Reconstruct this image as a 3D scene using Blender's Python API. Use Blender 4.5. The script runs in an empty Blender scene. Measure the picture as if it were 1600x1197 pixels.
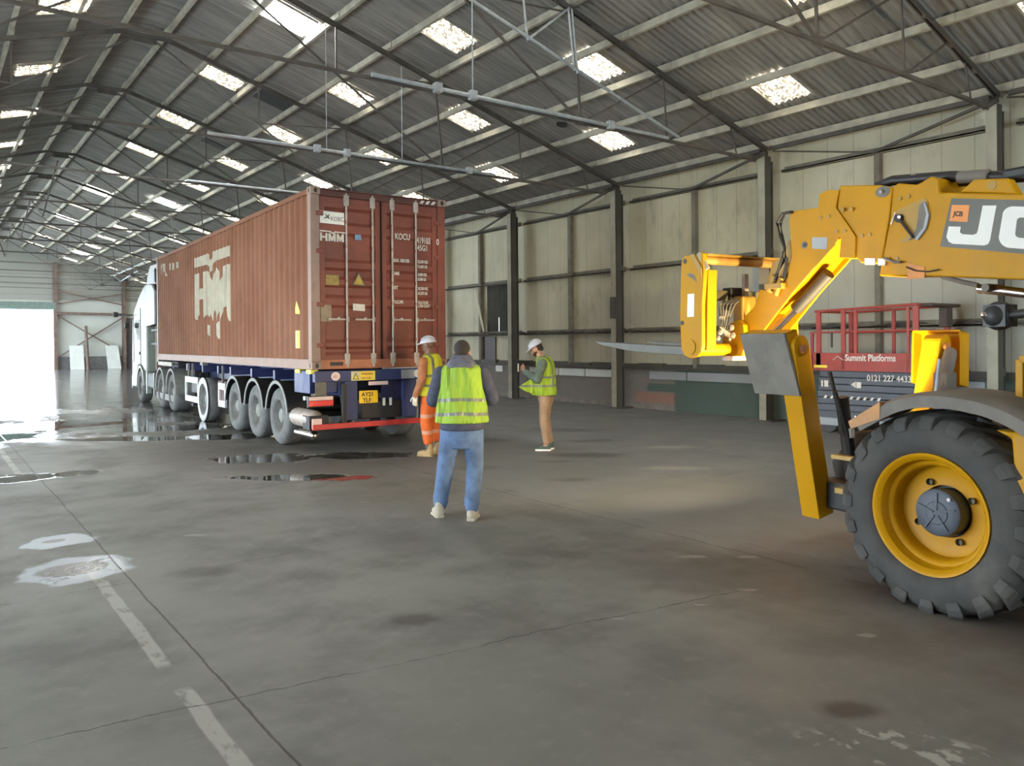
import bpy, bmesh, math, random
from mathutils import Vector, Matrix, noise
random.seed(7)
R = math.radians
PI = math.pi
sc = bpy.context.scene
col = sc.collection

# ------------------------------------------------------------------ camera
YAW, PITCH, ROLL, CAMH, FPX = 0.6403, 0.0038, 0.0083, 1.754, 1238.2
cam_d = bpy.data.cameras.new('camera')
cam_d.sensor_width = 36.0
cam_d.lens = 36.0 * FPX / 1600.0
cam_d.shift_y = (539.0 - 598.5) / 1600.0
cam_d.clip_end = 400
cam = bpy.data.objects.new('camera', cam_d)
col.objects.link(cam)
_f = Vector((math.sin(YAW), math.cos(YAW), 0))
_r = Vector((math.cos(YAW), -math.sin(YAW), 0))
_u = Vector((0, 0, 1))
_f2 = (_f * math.cos(PITCH) - _u * math.sin(PITCH)).normalized()
_u2 = _r.cross(_f2).normalized()
_r3 = _r * math.cos(ROLL) - _u2 * math.sin(ROLL)
_u3 = _r * math.sin(ROLL) + _u2 * math.cos(ROLL)
M3 = Matrix((_r3, _u3, -_f2)).transposed()
cam.matrix_world = Matrix.Translation((0, 0, CAMH)) @ M3.to_4x4()
sc.camera = cam

# ------------------------------------------------------------------ world, exposure
sc.view_settings.view_transform = 'Standard'
sc.view_settings.look = 'None'
sc.view_settings.exposure = 2.0
sc.view_settings.gamma = 1.0
sc.view_settings.use_curve_mapping = False
w = bpy.data.worlds.new('overcast_sky')
sc.world = w
w.use_nodes = True
bg = w.node_tree.nodes['Background']
bg.inputs[0].default_value = (0.80, 0.91, 1.0, 1)
bg.inputs[1].default_value = 6.0
SKY_PANEL = 14.0          # brightness of the roof lights
sc.cycles.use_denoising = True
sc.cycles.max_bounces = 7
sc.cycles.diffuse_bounces = 4
sc.cycles.glossy_bounces = 3
sc.cycles.sample_clamp_indirect = 6.0

# ------------------------------------------------------------------ building numbers
XR = 4.15                  # ridge line
XC = 14.48                 # inner face of the right columns
XW = 15.02                 # right wall face
XL = -6.72                 # left wall face
BAY = 4.5607
Y1 = 10.355
TY = lambda k: Y1 + (k - 1) * BAY
YF = TY(13)                # far gable
YB = TY(-4)                # rear gable, behind the camera
SL = 0.3019
ZL = lambda x: 8.966 - SL * abs(x - XR)

# ------------------------------------------------------------------ materials
class G:
    """tiny helper for node expressions"""
    def __init__(s, name):
        s.m = bpy.data.materials.new(name); s.m.use_nodes = True
        s.t = s.m.node_tree; s.p = s.t.nodes['Principled BSDF']; s.out = s.t.nodes['Material Output']
    def n(s, typ, **k):
        o = s.t.nodes.new(typ)
        for a, v in k.items(): setattr(o, a, v)
        return o
    def put(s, sock, v):
        if v is None: return
        if hasattr(v, 'is_output'): s.t.links.new(v, sock)
        else: sock.default_value = v
    def f(s, op, a, b=None, c=None, clamp=False):
        o = s.n('ShaderNodeMath', operation=op); o.use_clamp = clamp
        s.put(o.inputs[0], a); s.put(o.inputs[1], b); s.put(o.inputs[2], c)
        return o.outputs[0]
    def coords(s):
        tc = s.n('ShaderNodeTexCoord'); sp = s.n('ShaderNodeSeparateXYZ')
        s.t.links.new(tc.outputs['Object'], sp.inputs[0]); s.co = tc.outputs['Object']
        s.x, s.y, s.z = sp.outputs
        return s.co
    def vec(s, x, y, z):
        o = s.n('ShaderNodeCombineXYZ'); s.put(o.inputs[0], x); s.put(o.inputs[1], y); s.put(o.inputs[2], z)
        return o.outputs[0]
    def mapn(s, v, scale):
        o = s.n('ShaderNodeMapping'); s.put(o.inputs['Vector'], v); o.inputs['Scale'].default_value = scale
        return o.outputs[0]
    def noise(s, v, scale, detail=3, rough=.55):
        o = s.n('ShaderNodeTexNoise'); s.put(o.inputs['Vector'], v)
        o.inputs['Scale'].default_value = scale; o.inputs['Detail'].default_value = detail
        o.inputs['Roughness'].default_value = rough
        return o.outputs['Fac']
    def rng(s, v, a, b, c=0., d=1., smooth=True):
        o = s.n('ShaderNodeMapRange', interpolation_type='SMOOTHSTEP' if smooth else 'LINEAR')
        s.put(o.inputs['Value'], v); o.inputs['From Min'].default_value = a; o.inputs['From Max'].default_value = b
        o.inputs['To Min'].default_value = c; o.inputs['To Max'].default_value = d
        return o.outputs['Result']
    def mix(s, fac, a, b):
        o = s.n('ShaderNodeMix', data_type='RGBA'); s.put(o.inputs[0], fac)
        for i, v in ((6, a), (7, b)):
            if hasattr(v, 'is_output'): s.t.links.new(v, o.inputs[i])
            else: o.inputs[i].default_value = (*v[:3], 1)
        return o.outputs[2]
    def bump(s, h, strength=.3, dist=.01):
        o = s.n('ShaderNodeBump'); s.put(o.inputs['Height'], h)
        o.inputs['Strength'].default_value = strength; o.inputs['Distance'].default_value = dist
        s.t.links.new(o.outputs[0], s.p.inputs['Normal'])
    def base(s, c): s.put(s.p.inputs['Base Color'], (*c, 1) if isinstance(c, tuple) else c)
    def rough(s, v): s.put(s.p.inputs['Roughness'], v)
    def metal(s, v): s.put(s.p.inputs['Metallic'], v)

def mat(name, c, rough=.6, metal=0., var=.18, scale=6., bump=0., dirt=None, dirtamt=.35, spec=None):
    g = G(name); co = g.coords()
    n1 = g.noise(co, scale, 4)
    lo = tuple(v * (1 - var) for v in c); hi = tuple(min(1, v * (1 + var)) for v in c)
    cc = g.mix(g.rng(n1, .3, .7), lo, hi)
    if dirt:
        n2 = g.noise(co, scale * .45, 6, .65)
        cc = g.mix(g.rng(n2, .5, .75, 0, dirtamt), cc, dirt)
    g.base(cc); g.rough(g.rng(n1, .2, .8, max(.03, rough - .08), min(1, rough + .08))); g.metal(metal)
    if spec is not None: g.p.inputs['Specular IOR Level'].default_value = spec
    if bump: g.bump(g.noise(co, scale * 6, 3), bump, .004)
    return g.m

def emis(name, c, strength):
    g = G(name); co = g.coords()
    g.base(c); g.p.inputs['Emission Color'].default_value = (*c, 1)
    g.p.inputs['Emission Strength'].default_value = strength
    return g.m

M = {}
M['steel_dark'] = mat('weathered_dark_steel', (.075, .068, .058), .7, 0, .3, 3, dirt=(.13, .08, .05))
M['steel_col'] = mat('column_shade_sill_grey', (.068, .063, .05), .7, 0, .2, 2, dirt=(.07, .055, .045))  # column sides painted dark for their shade; the sill trim shares it
M['col_face'] = mat('column_cream_paint', (.33, .31, .24), .7, 0, .15, 2, dirt=(.16, .13, .10))
M['purlin'] = mat('pale_painted_purlin', (.36, .34, .27), .75, 0, .2, 3, dirt=(.14, .12, .09))
M['galv'] = mat('galvanised_steel', (.42, .46, .48), .4, .35, .15, 8)
M['rail'] = mat('grimy_rail_paint', (.17, .155, .115), .7, 0, .2, 4, dirt=(.07, .055, .045), dirtamt=.6)
M['rust_col'] = mat('rusty_brown_column', (.16, .11, .09), .8, 0, .25, 3)
M['white_board'] = mat('white_sheet_board', (.62, .65, .62), .6, 0, .06, 2)
M['dark_sheet'] = mat('dark_cladding_sheet', (.06, .055, .045), .7, 0, .2, 4)
M['yellow'] = mat('machine_yellow_paint', (.50, .245, .002), .45, 0, .05, 3, dirt=(.38, .20, .012), dirtamt=.3, spec=.18)
M['yellow_dull'] = mat('dusty_yellow_paint', (.38, .22, .025), .5, 0, .1, 3, dirt=(.35, .25, .10), dirtamt=.4)
M['rubber'] = mat('dusty_black_rubber', (.060, .058, .054), .85, 0, .25, 5, bump=.3, dirt=(.13, .12, .105), dirtamt=.6)
M['truck_rubber'] = mat('dusty_truck_tyre', (.13, .13, .125), .85, 0, .2, 6, dirt=(.2, .2, .19), dirtamt=.6)
M['black'] = mat('black_plastic', (.018, .018, .018), .5, 0, .3, 6)
M['black_steel'] = mat('black_chassis_steel', (.022, .021, .02), .6, 0, .3, 5, dirt=(.06, .045, .03))
M['hub'] = mat('blue_grey_hub', (.06, .075, .10), .55, 0, .2, 8, dirt=(.12, .11, .1))
M['chrome'] = mat('polished_rod', (.55, .5, .48), .2, 1., .05, 5)
M['dirty_steel'] = mat('dirty_bare_steel', (.17, .155, .13), .65, .2, .18, 5, dirt=(.09, .07, .055))
M['fork'] = mat('fork_steel', (.12, .12, .105), .5, .3, .15, 4)
M['fender'] = mat('dusty_grey_mudguard', (.15, .135, .115), .7, 0, .2, 4, dirt=(.24, .21, .17), dirtamt=.6)
M['blue'] = mat('blue_trailer_paint', (.03, .04, .125), .5, 0, .2, 4, dirt=(.05, .05, .06), dirtamt=.5)
M['red'] = mat('red_paint', (.52, .035, .03), .45, 0, .1, 5)
M['red_lens'] = mat('red_lamp_lens', (.75, .03, .03), .25, 0, .05, 5)
M['white'] = mat('white_paint', (.72, .72, .68), .5, 0, .06, 5)
M['pinkwhite'] = mat('pale_reflector', (.75, .55, .5), .4, 0, .05, 5)
M['cab_white'] = mat('white_cab_paint', (.27, .31, .265), .35, 0, .05, 2)
M['cab_grey'] = mat('pale_grey_fairing', (.32, .34, .35), .45, 0, .05, 2)
M['plate_yellow'] = mat('yellow_plate', (.85, .52, .02), .4, 0, .03, 5)
M['sign_yellow'] = mat('yellow_sign', (.80, .62, .06), .45, 0, .06, 5)
M['lettering'] = mat('white_lettering', (.66, .62, .55), .6, 0, .12, 14)
M['logo_white'] = mat('off_white_logo', (.80, .79, .74), .5, 0, .03, 5)
M['logo_cream'] = mat('peeling_cream_logo', (.42, .38, .28), .7, 0, .12, 4, dirt=(.4, .22, .13), dirtamt=.35)
M['black_text'] = mat('black_lettering', (.03, .025, .02), .6, 0, .1, 9)
M['panel_grey'] = mat('dark_grey_decal', (.11, .105, .085), .5, 0, .06, 4)
M['orange_decal'] = mat('orange_decal', (.80, .27, .04), .5, 0, .05, 4)
M['rod'] = mat('dull_galvanised_rod', (.40, .34, .29), .5, .2, .15, 9)
M['lift_red'] = mat('faded_red_paint', (.34, .055, .042), .55, 0, .12, 5, dirt=(.2, .08, .06))
M['lift_grey'] = mat('blue_grey_panel', (.105, .115, .135), .6, 0, .08, 5)
M['lift_dark'] = mat('dark_grey_paint', (.06, .055, .055), .6, 0, .1, 5)
M['skin'] = mat('skin', (.42, .22, .14), .55, 0, .06, 12)
M['skin_dark'] = mat('brown_skin', (.16, .08, .05), .55, 0, .06, 12)
M['hair'] = mat('dark_brown_hair', (.025, .018, .014), .8, 0, .4, 60, bump=.6)
M['helmet'] = mat('white_hard_hat', (.45, .46, .49), .35, 0, .03, 3)
M['navy'] = mat('navy_quilted_jacket', (.045, .047, .075), .8, 0, .3, 14, bump=.5)
M['hood'] = mat('grey_hood_fabric', (.10, .10, .125), .85, 0, .25, 14, bump=.5)
M['brown_jacket'] = mat('rust_brown_sleeves', (.33, .13, .055), .85, 0, .2, 10, bump=.3)
M['green_jacket'] = mat('grey_green_sleeves', (.10, .135, .105), .85, 0, .2, 10, bump=.3)
M['denim'] = mat('blue_denim', (.085, .135, .235), .85, 0, .3, 7, bump=.6, dirt=(.05, .08, .14), dirtamt=.5)
M['tan'] = mat('tan_trousers', (.32, .20, .12), .85, 0, .15, 8, bump=.3)
M['boot'] = mat('pale_tan_boot', (.38, .33, .25), .75, 0, .12, 12)
M['boot_tan'] = mat('tan_work_boot', (.32, .22, .10), .75, 0, .12, 12)
M['shoe'] = mat('dark_green_trainer', (.06, .09, .07), .7, 0, .2, 12)
M['glove'] = mat('pale_glove', (.55, .50, .38), .8, 0, .1, 14)
M['glass'] = mat('dark_tinted_glass', (.03, .04, .045), .08, 0, .02, 2)
M['eye'] = mat('dark_eye', (.02, .015, .01), .3)

# ------------------------------------------------------------------ mesh builder
class MB:
    def __init__(s): s.v = []; s.f = []; s.mi = []; s.cur = 0
    def add(s, vs, fs):
        b = len(s.v); s.v += [tuple(v) for v in vs]
        for f in fs: s.f.append(tuple(b + i for i in f)); s.mi.append(s.cur)
        return s
    def box(s, x0, x1, y0, y1, z0, z1):
        if x0 > x1: x0, x1 = x1, x0
        if y0 > y1: y0, y1 = y1, y0
        if z0 > z1: z0, z1 = z1, z0
        v = [(x, y, z) for x in (x0, x1) for y in (y0, y1) for z in (z0, z1)]
        return s.add(v, [(0, 1, 3, 2), (4, 6, 7, 5), (0, 4, 5, 1), (2, 3, 7, 6), (0, 2, 6, 4), (1, 5, 7, 3)])
    def beam(s, p, q, a, b, up=(0, 0, 1)):
        p = Vector(p); q = Vector(q); d = (q - p).normalized(); up = Vector(up)
        if abs(d.dot(up)) > .98: up = Vector((0, 1, 0)) if abs(d.y) < .9 else Vector((1, 0, 0))
        x = d.cross(up).normalized(); y = x.cross(d).normalized()
        v = []
        for o in (p, q):
            for i, j in ((-1, -1), (1, -1), (1, 1), (-1, 1)): v.append(o + x * (a / 2 * i) + y * (b / 2 * j))
        return s.add(v, [(0, 3, 2, 1), (4, 5, 6, 7), (0, 1, 5, 4), (1, 2, 6, 5), (2, 3, 7, 6), (3, 0, 4, 7)])
    def tube(s, pts, r, seg=10, cap=True):
        pts = [Vector(p) for p in pts]; rr = r if isinstance(r, (list, tuple)) else [r] * len(pts)
        rings = []; ref = None
        for i, p in enumerate(pts):
            d = ((pts[min(i + 1, len(pts) - 1)] - pts[max(i - 1, 0)])).normalized()
            if ref is None: ref = Vector((0, 0, 1)) if abs(d.z) < .9 else Vector((1, 0, 0))
            x = d.cross(ref).normalized(); y = d.cross(x).normalized(); ref = -y if False else ref
            rings.append([p + (x * math.cos(2 * PI * k / seg) + y * math.sin(2 * PI * k / seg)) * rr[i] for k in range(seg)])
        v = [q for ring in rings for q in ring]; f = []
        for i in range(len(pts) - 1):
            for k in range(seg):
                a, b = i * seg + k, i * seg + (k + 1) % seg
                f.append((a, a + seg, b + seg, b))
        if cap: f.append(tuple(range(seg))); f.append(tuple(reversed([(len(pts) - 1) * seg + k for k in range(seg)])))
        return s.add(v, f)
    def prism(s, poly, fn, t0, t1):
        """poly 2-D points, fn(a, b, t) -> xyz, solid between t0 and t1"""
        n = len(poly)
        v = [fn(a, b, t0) for a, b in poly] + [fn(a, b, t1) for a, b in poly]
        f = [tuple(range(n)), tuple(reversed(range(n, 2 * n)))]
        for i in range(n):
            j = (i + 1) % n; f.append((i, i + n, j + n, j))
        return s.add(v, f)
    def lathe(s, prof, fn, seg=32, close=False, a0=0., a1=2 * PI):
        """prof [(r, h)], fn(c, s, h) -> xyz with c = r cos, s = r sin"""
        full = abs(a1 - a0 - 2 * PI) < 1e-6; m = seg if full else seg + 1; n = len(prof)
        v = []
        for k in range(m):
            a = a0 + (a1 - a0) * k / seg
            for r, h in prof: v.append(fn(r * math.cos(a), r * math.sin(a), h))
        f = []
        for k in range(seg):
            k2 = (k + 1) % m
            for i in range(n if close else n - 1):
                j = (i + 1) % n
                f.append((k * n + i, k * n + j, k2 * n + j, k2 * n + i))
        return s.add(v, f)
    def loft(s, rings, seg=20):
        """rings [(cx, cy, cz, rx, ry)] horizontal ellipses, capped; optional 6th: (tilt) ignored"""
        v = []; f = []
        for r in rings:
            cx, cy, cz, rx, ry = r[:5]; e = r[5] if len(r) > 5 else 2.
            for k in range(seg):
                a = 2 * PI * k / seg; c, d = math.cos(a), math.sin(a)
                c2 = math.copysign(abs(c) ** (2 / e), c); d2 = math.copysign(abs(d) ** (2 / e), d)
                v.append((cx + rx * c2, cy + ry * d2, cz))
        for i in range(len(rings) - 1):
            for k in range(seg):
                a, b = i * seg + k, i * seg + (k + 1) % seg
                f.append((a, b, b + seg, a + seg))
        f.append(tuple(reversed(range(seg)))); f.append(tuple((len(rings) - 1) * seg + k for k in range(seg)))
        return s.add(v, f)
    def ball(s, c, r, seg=12, rot=None):
        r = r if isinstance(r, (tuple, list)) else (r, r, r); c = Vector(c)
        n = max(4, seg // 2); v = [(0, 0, -1)]
        for i in range(1, n):
            a = -PI / 2 + PI * i / n
            for k in range(seg):
                b = 2 * PI * k / seg; v.append((math.cos(a) * math.cos(b), math.cos(a) * math.sin(b), math.sin(a)))
        v.append((0, 0, 1)); f = []
        for k in range(seg): f.append((0, 1 + (k + 1) % seg, 1 + k))
        for i in range(n - 2):
            for k in range(seg):
                a = 1 + i * seg + k; b = 1 + i * seg + (k + 1) % seg; f.append((a, b, b + seg, a + seg))
        L = len(v) - 1
        for k in range(seg): f.append((L, L - seg + k, L - seg + (k + 1) % seg))
        out = []
        for q in v:
            q = Vector((q[0] * r[0], q[1] * r[1], q[2] * r[2]))
            if rot: q = rot @ q
            out.append(q + c)
        return s.add(out, f)
    def cap(s, p, q, r1, r2, seg=12):
        """tapered capsule"""
        s.tube([p, q], [r1, r2], seg); s.ball(p, r1, seg); s.ball(q, r2, seg); return s
    def build(s, name, m, parent=None, bevel=0., smooth=False, kind=None):
        me = bpy.data.meshes.new(name); me.from_pydata(s.v, [], s.f)
        ms = m if isinstance(m, (list, tuple)) else [m]
        for x in ms: me.materials.append(x)
        bm = bmesh.new(); bm.from_mesh(me)
        for fc, mi in zip(bm.faces, s.mi): fc.material_index = min(mi, len(ms) - 1); fc.smooth = smooth
        bmesh.ops.recalc_face_normals(bm, faces=bm.faces)
        bm.to_mesh(me); bm.free(); me.update()
        o = bpy.data.objects.new(name, me); col.objects.link(o)
        if parent is not None: o.parent = parent
        if bevel:
            b = o.modifiers.new('bevel', 'BEVEL'); b.width = bevel; b.segments = 2; b.limit_method = 'ANGLE'; b.angle_limit = R(35)
        if smooth == 'auto' or smooth:
            try: me.set_sharp_from_angle(angle=R(38))
            except Exception: pass
        if kind: o['kind'] = kind
        return o

def thing(name, label, cat, loc=(0, 0, 0), rz=0., group=None):
    o = bpy.data.objects.new(name, None); col.objects.link(o); o.empty_display_size = .2
    o.location = loc; o.rotation_euler = (0, 0, rz); o['label'] = label; o['category'] = cat; o['kind'] = 'thing'
    if group: o['group'] = group
    return o
def tag(o, label, cat, group=None):
    o['label'] = label; o['category'] = cat; o['kind'] = 'thing'
    if group: o['group'] = group
    return o
def text(name, body, size, loc, rot, m, parent=None, sx=1., bold=.0, ext=.0015, align='LEFT', shear=0.):
    c = bpy.data.curves.new(name, 'FONT'); c.body = body; c.size = size; c.extrude = ext; c.offset = bold
    c.align_x = align; c.shear = shear; c.resolution_u = 3
    tmp = bpy.data.objects.new(name + '_tmp', c); col.objects.link(tmp)
    dg = bpy.context.evaluated_depsgraph_get(); me = bpy.data.meshes.new_from_object(tmp.evaluated_get(dg))
    bpy.data.objects.remove(tmp); bpy.data.curves.remove(c)
    me.materials.clear(); me.materials.append(m); me.name = name
    o = bpy.data.objects.new(name, me); col.objects.link(o)
    if parent is not None: o.parent = parent
    o.location = loc; o.rotation_euler = rot; o.scale = (sx, 1, 1)
    return o
XZ = lambda a, b, t: (a, t, b)
YZ = lambda a, b, t: (t, a, b)
XY = lambda a, b, t: (a, b, t)
def rrect(x0, x1, z0, z1, r, n=4):
    p = []
    for cx, cz, a in ((x1 - r, z1 - r, 0), (x0 + r, z1 - r, 90), (x0 + r, z0 + r, 180), (x1 - r, z0 + r, 270)):
        for k in range(n + 1):
            t = R(a + 90 * k / n); p.append((cx + r * math.cos(t), cz + r * math.sin(t)))
    return p

# ================================================================== SETTING
def floor_material():
    g = G('stained_concrete'); co = g.coords(); X, Y = g.x, g.y
    n_big = g.noise(co, .22, 4, .6); n_mid = g.noise(co, 1.1, 5, .6); n_fine = g.noise(co, 9., 4, .6)
    n_w = g.noise(g.mapn(co, (1, 1, 1)), 3.2, 3, .5)
    c = g.mix(g.rng(n_big, .35, .68), (.138, .134, .120), (.215, .210, .190))
    c = g.mix(g.rng(n_mid, .46, .70, 0, .62), c, (.090, .085, .075))
    c = g.mix(g.rng(n_fine, .5, .8, 0, .35), c, (.25, .24, .215))
    # bluish, lighter slab beyond the long joint
    side = g.f('MULTIPLY', g.rng(X, 5.0, 5.9), g.rng(n_mid, .3, .62, .35, .8))
    c = g.mix(side, c, (.195, .20, .207))
    rough = g.rng(n_mid, .3, .7, .50, .68)
    # warm glow of the machine lamps painted brown across the front right
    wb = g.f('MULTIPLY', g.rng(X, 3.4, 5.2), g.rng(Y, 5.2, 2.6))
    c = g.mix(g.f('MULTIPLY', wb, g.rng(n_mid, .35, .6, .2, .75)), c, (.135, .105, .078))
    def ell(cx, cy, rx, ry, amp=.45, soft=.14, rot=0., nn=None):
        dx = g.f('SUBTRACT', X, cx); dy = g.f('SUBTRACT', Y, cy)
        if rot:
            cs, sn = math.cos(rot), math.sin(rot)
            a = g.f('ADD', g.f('MULTIPLY', dx, cs), g.f('MULTIPLY', dy, sn))
            b = g.f('SUBTRACT', g.f('MULTIPLY', dy, cs), g.f('MULTIPLY', dx, sn))
        else: a, b = dx, dy
        a = g.f('DIVIDE', a, rx); b = g.f('DIVIDE', b, ry)
        d = g.f('SQRT', g.f('ADD', g.f('MULTIPLY', a, a), g.f('MULTIPLY', b, b)))
        d = g.f('ADD', d, g.f('MULTIPLY', g.f('SUBTRACT', nn or n_w, .5), amp * 2))
        return g.rng(d, 1 + soft, 1 - soft)
    n_mx = g.noise(co, 2.4, 5, .65)
    n_p = g.noise(g.mapn(co, (1.0, .45, 1)), 1.1, 4, .55)      # puddle shapes drawn out across the view
    # ---- broad wet area left of and under the lorry
    wetzone = g.f('MULTIPLY', g.rng(Y, 13.5, 19.), g.rng(X, 9.5, 4.0))
    damp = g.f('MULTIPLY', wetzone, g.rng(n_p, .38, .52))
    far = g.rng(Y, 17., 30.)
    damp = g.f('MAXIMUM', damp, g.f('MULTIPLY', far, g.rng(n_p, .24, .40, .75, 1.)))
    c = g.mix(g.f('MULTIPLY', damp, .55), c, (.075, .078, .082))
    rough = g.f('MULTIPLY', rough, g.rng(damp, 0, 1, 1, .22))
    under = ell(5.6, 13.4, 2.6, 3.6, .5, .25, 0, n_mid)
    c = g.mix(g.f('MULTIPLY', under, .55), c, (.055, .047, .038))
    # ---- puddles: (cx, cy, rx, ry, rot)
    pud = None
    for a in ((4.0, 9.95, .95, .24, -.64), (4.2, 12.0, .8, .5, -.64), (3.9, 17.8, 1.5, .6, -.5), (3.2, 16.1, 1.4, .35, -.6),
              (5.4, 11.4, .9, .35, -.64), (4.9, 15.2, 1.3, .5, -.4), (2.6, 20., 1.6, 1.2, 0.), (1.0, 18.2, 1.0, 1.0, 0.),
              (1.0, 12.35, .45, .42, 0.), (1.7, 12.3, .3, .3, 0.)):
        e = ell(*a[:4], amp=.9, soft=.06, rot=a[4], nn=n_mx)
        pud = e if pud is None else g.f('MAXIMUM', pud, e)
    c = g.mix(g.f('MULTIPLY', pud, .75), c, (.040, .036, .030))
    rough = g.f('MULTIPLY', rough, g.rng(pud, 0, 1, 1, .07))
    # ---- dark damp stains
    for cx, cy, rx, ry, ro_, k in ((1.74, 6.33, .22, .16, -.6, .55), (2.48, 4.41, .16, .10, -.64, .7), (3.5, 2.06, .13, .09, -.64, .75),
                                (8.2, 9.1, .6, .28, -.64, .5), (9.4, 10.4, .5, .2, -.64, .5), (7.4, 8.9, .28, .12, -.64, .4), (6.2, 9.2, .3, .2, -.64, .4),
                                (10.2, 11.9, .9, .3, -.64, .45), (3.4, 6.1, .3, .45, -.2, .28), (5.0, 3.6, .55, 1.3, .5, .45), (6.6, 7.6, .3, .12, -.64, .35),
                                (7.9, 11.8, .7, .25, -.64, .45), (2.9, 9.0, .22, .12, -.64, .35)):
        c = g.mix(g.f('MULTIPLY', ell(cx, cy, rx, ry, .8, .5, ro_, n_mx), k), c, (.045, .035, .028))
    # ---- wet rings by the painted line, skylight reflection painted in as pale colour
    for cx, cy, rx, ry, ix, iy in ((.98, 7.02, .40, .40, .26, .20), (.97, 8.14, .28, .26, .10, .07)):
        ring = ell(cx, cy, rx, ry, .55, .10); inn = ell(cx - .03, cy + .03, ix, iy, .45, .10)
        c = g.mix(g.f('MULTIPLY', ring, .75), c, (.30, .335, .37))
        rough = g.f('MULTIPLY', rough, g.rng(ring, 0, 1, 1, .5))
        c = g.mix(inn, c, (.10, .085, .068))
    # ---- worn painted line at x = 1.05
    band = g.rng(g.f('ABSOLUTE', g.f('SUBTRACT', X, g.f('ADD', 1.05, g.f('MULTIPLY', g.f('SUBTRACT', n_w, .5), .03)))), .048, .034)
    wear = g.rng(g.noise(g.mapn(co, (3, 1.3, 1)), 1.9, 5, .7), .38, .50)
    seg = g.f('ADD', g.rng(Y, 6.95, 6.8), g.f('MULTIPLY', g.rng(Y, 12.7, 12.85), g.rng(Y, 16.5, 16.3)), clamp=True)
    hole = g.rng(g.f('ABSOLUTE', g.f('SUBTRACT', Y, 4.42)), .14, .24)
    ln = g.f('MULTIPLY', g.f('MULTIPLY', band, wear), g.f('MULTIPLY', seg, hole))
    c = g.mix(g.f('MULTIPLY', ln, .62), c, (.42, .41, .37))
    # ---- paint splashes
    nf = g.noise(g.mapn(co, (1, .6, 1)), 9., 4, .6)
    for cx, cy, rx, ry, ro_, th in ((3.35, 1.72, .42, .16, -.9, .48),):
        e = g.f('MULTIPLY', ell(cx, cy, rx, ry, .3, .2, ro_), g.rng(nf, .54, .60))
        c = g.mix(g.f('MULTIPLY', e, .8), c, (.36, .36, .32))
    for cx, cy, rx in ((4.64, 3.47, .05), (4.13, 3.47, .035), (4.47, 2.51, .05), (4.99, 4.29, .09), (3.51, 3.62, .03), (2.0, 7.6, .07), (5.35, 4.0, .07), (1.0, 6.95, .04), (3.9, 8.0, .05), (8.3, 7.4, .3), (9.9, 8.9, .35)):
        c = g.mix(g.f('MULTIPLY', ell(cx, cy, rx * 1.3, rx * .5, 1.3, .35, -.64, n_fine), .5), c, (.36, .35, .31))
    # ---- slab joints and cracks
    def line(coord, at, wob, wd):
        wv = g.f('MULTIPLY', g.f('SUBTRACT', n_mid, .5), wob)
        wv = g.f('ADD', wv, g.f('MULTIPLY', g.f('SUBTRACT', n_fine, .5), wob * .25))
        return g.rng(g.f('ABSOLUTE', g.f('SUBTRACT', coord, g.f('ADD', wv, at))), wd, wd * .35)
    j = line(X, 1.24, .05, .009)
    for l in (line(X, 5.42, .16, .012), line(g.f('ADD', Y, g.f('MULTIPLY', X, .14)), 4.14, .22, .008), line(g.f('ADD', Y, g.f('MULTIPLY', X, -.03)), 6.35, .18, .006),
              line(X, 9.8, .2, .012), line(Y, 12.6, .2, .01), line(g.f('ADD', X, g.f('MULTIPLY', Y, .05)), 5.9, .25, .007)):
        j = g.f('MAXIMUM', j, g.f('MULTIPLY', l, g.rng(n_mid, .40, .52)))
    c = g.mix(g.f('MULTIPLY', j, .8), c, (.035, .03, .025))
    g.base(c); g.rough(rough)
    h = g.f('ADD', g.f('MULTIPLY', n_fine, .25), g.f('MULTIPLY', n_mid, .6))
    h = g.f('MULTIPLY', h, g.f('SUBTRACT', 1., g.f('MAXIMUM', pud, g.f('MULTIPLY', damp, .85))))
    h = g.f('SUBTRACT', h, j)
    g.bump(h, .35, .012)
    g.p.inputs['Specular IOR Level'].default_value = .45
    return g.m
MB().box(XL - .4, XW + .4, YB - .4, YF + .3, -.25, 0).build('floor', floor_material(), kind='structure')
g = G('outside_concrete'); g.coords(); g.base(g.mix(g.noise(g.co, .6, 4), (.6, .6, .59), (.75, .75, .74))); g.rough(.6)
MB().box(-45, 60, YF + .3, YF + 70, -.25, -.01).build('ground_outside', g.m, kind='structure')
MB().box(-60, XL - .4, YB - .4, YF + .3, -.25, -.01).build('ground_outside_left', g.m, kind='structure')
MB().box(-45, 60, YB - 60, YB - .4, -.25, -.01).build('ground_outside_rear', g.m, kind='structure')

# ---- roof sheets: real corrugation, running down the slope
def roof_material():
    g = G('fibre_cement_roof_sheet'); co = g.coords(); X, Y = g.x, g.y
    a = g.noise(g.mapn(co, (.5, 3.0, 1)), 1.0, 5, .6); b = g.noise(co, .25, 4); s = g.noise(g.mapn(co, (.6, 9., 1)), 1.4, 4, .7)
    c = g.mix(g.rng(a, .3, .7), (.175, .168, .15), (.26, .25, .225))
    c = g.mix(g.rng(s, .52, .72, 0, .6), c, (.095, .086, .074))
    c = g.mix(g.rng(b, .45, .7, 0, .45), c, (.16, .16, .155))
    # dark lap joints between sheets, one sheet ~1.05 m wide
    lap = g.f('FRACT', g.f('DIVIDE', Y, 1.045))
    lj = g.rng(g.f('ABSOLUTE', g.f('SUBTRACT', lap, .5)), .03, .012)
    c = g.mix(g.f('MULTIPLY', lj, .28), c, (.06, .052, .045))
    g.base(c); g.rough(.85); return g.m
M['roof'] = roof_material()
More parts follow.
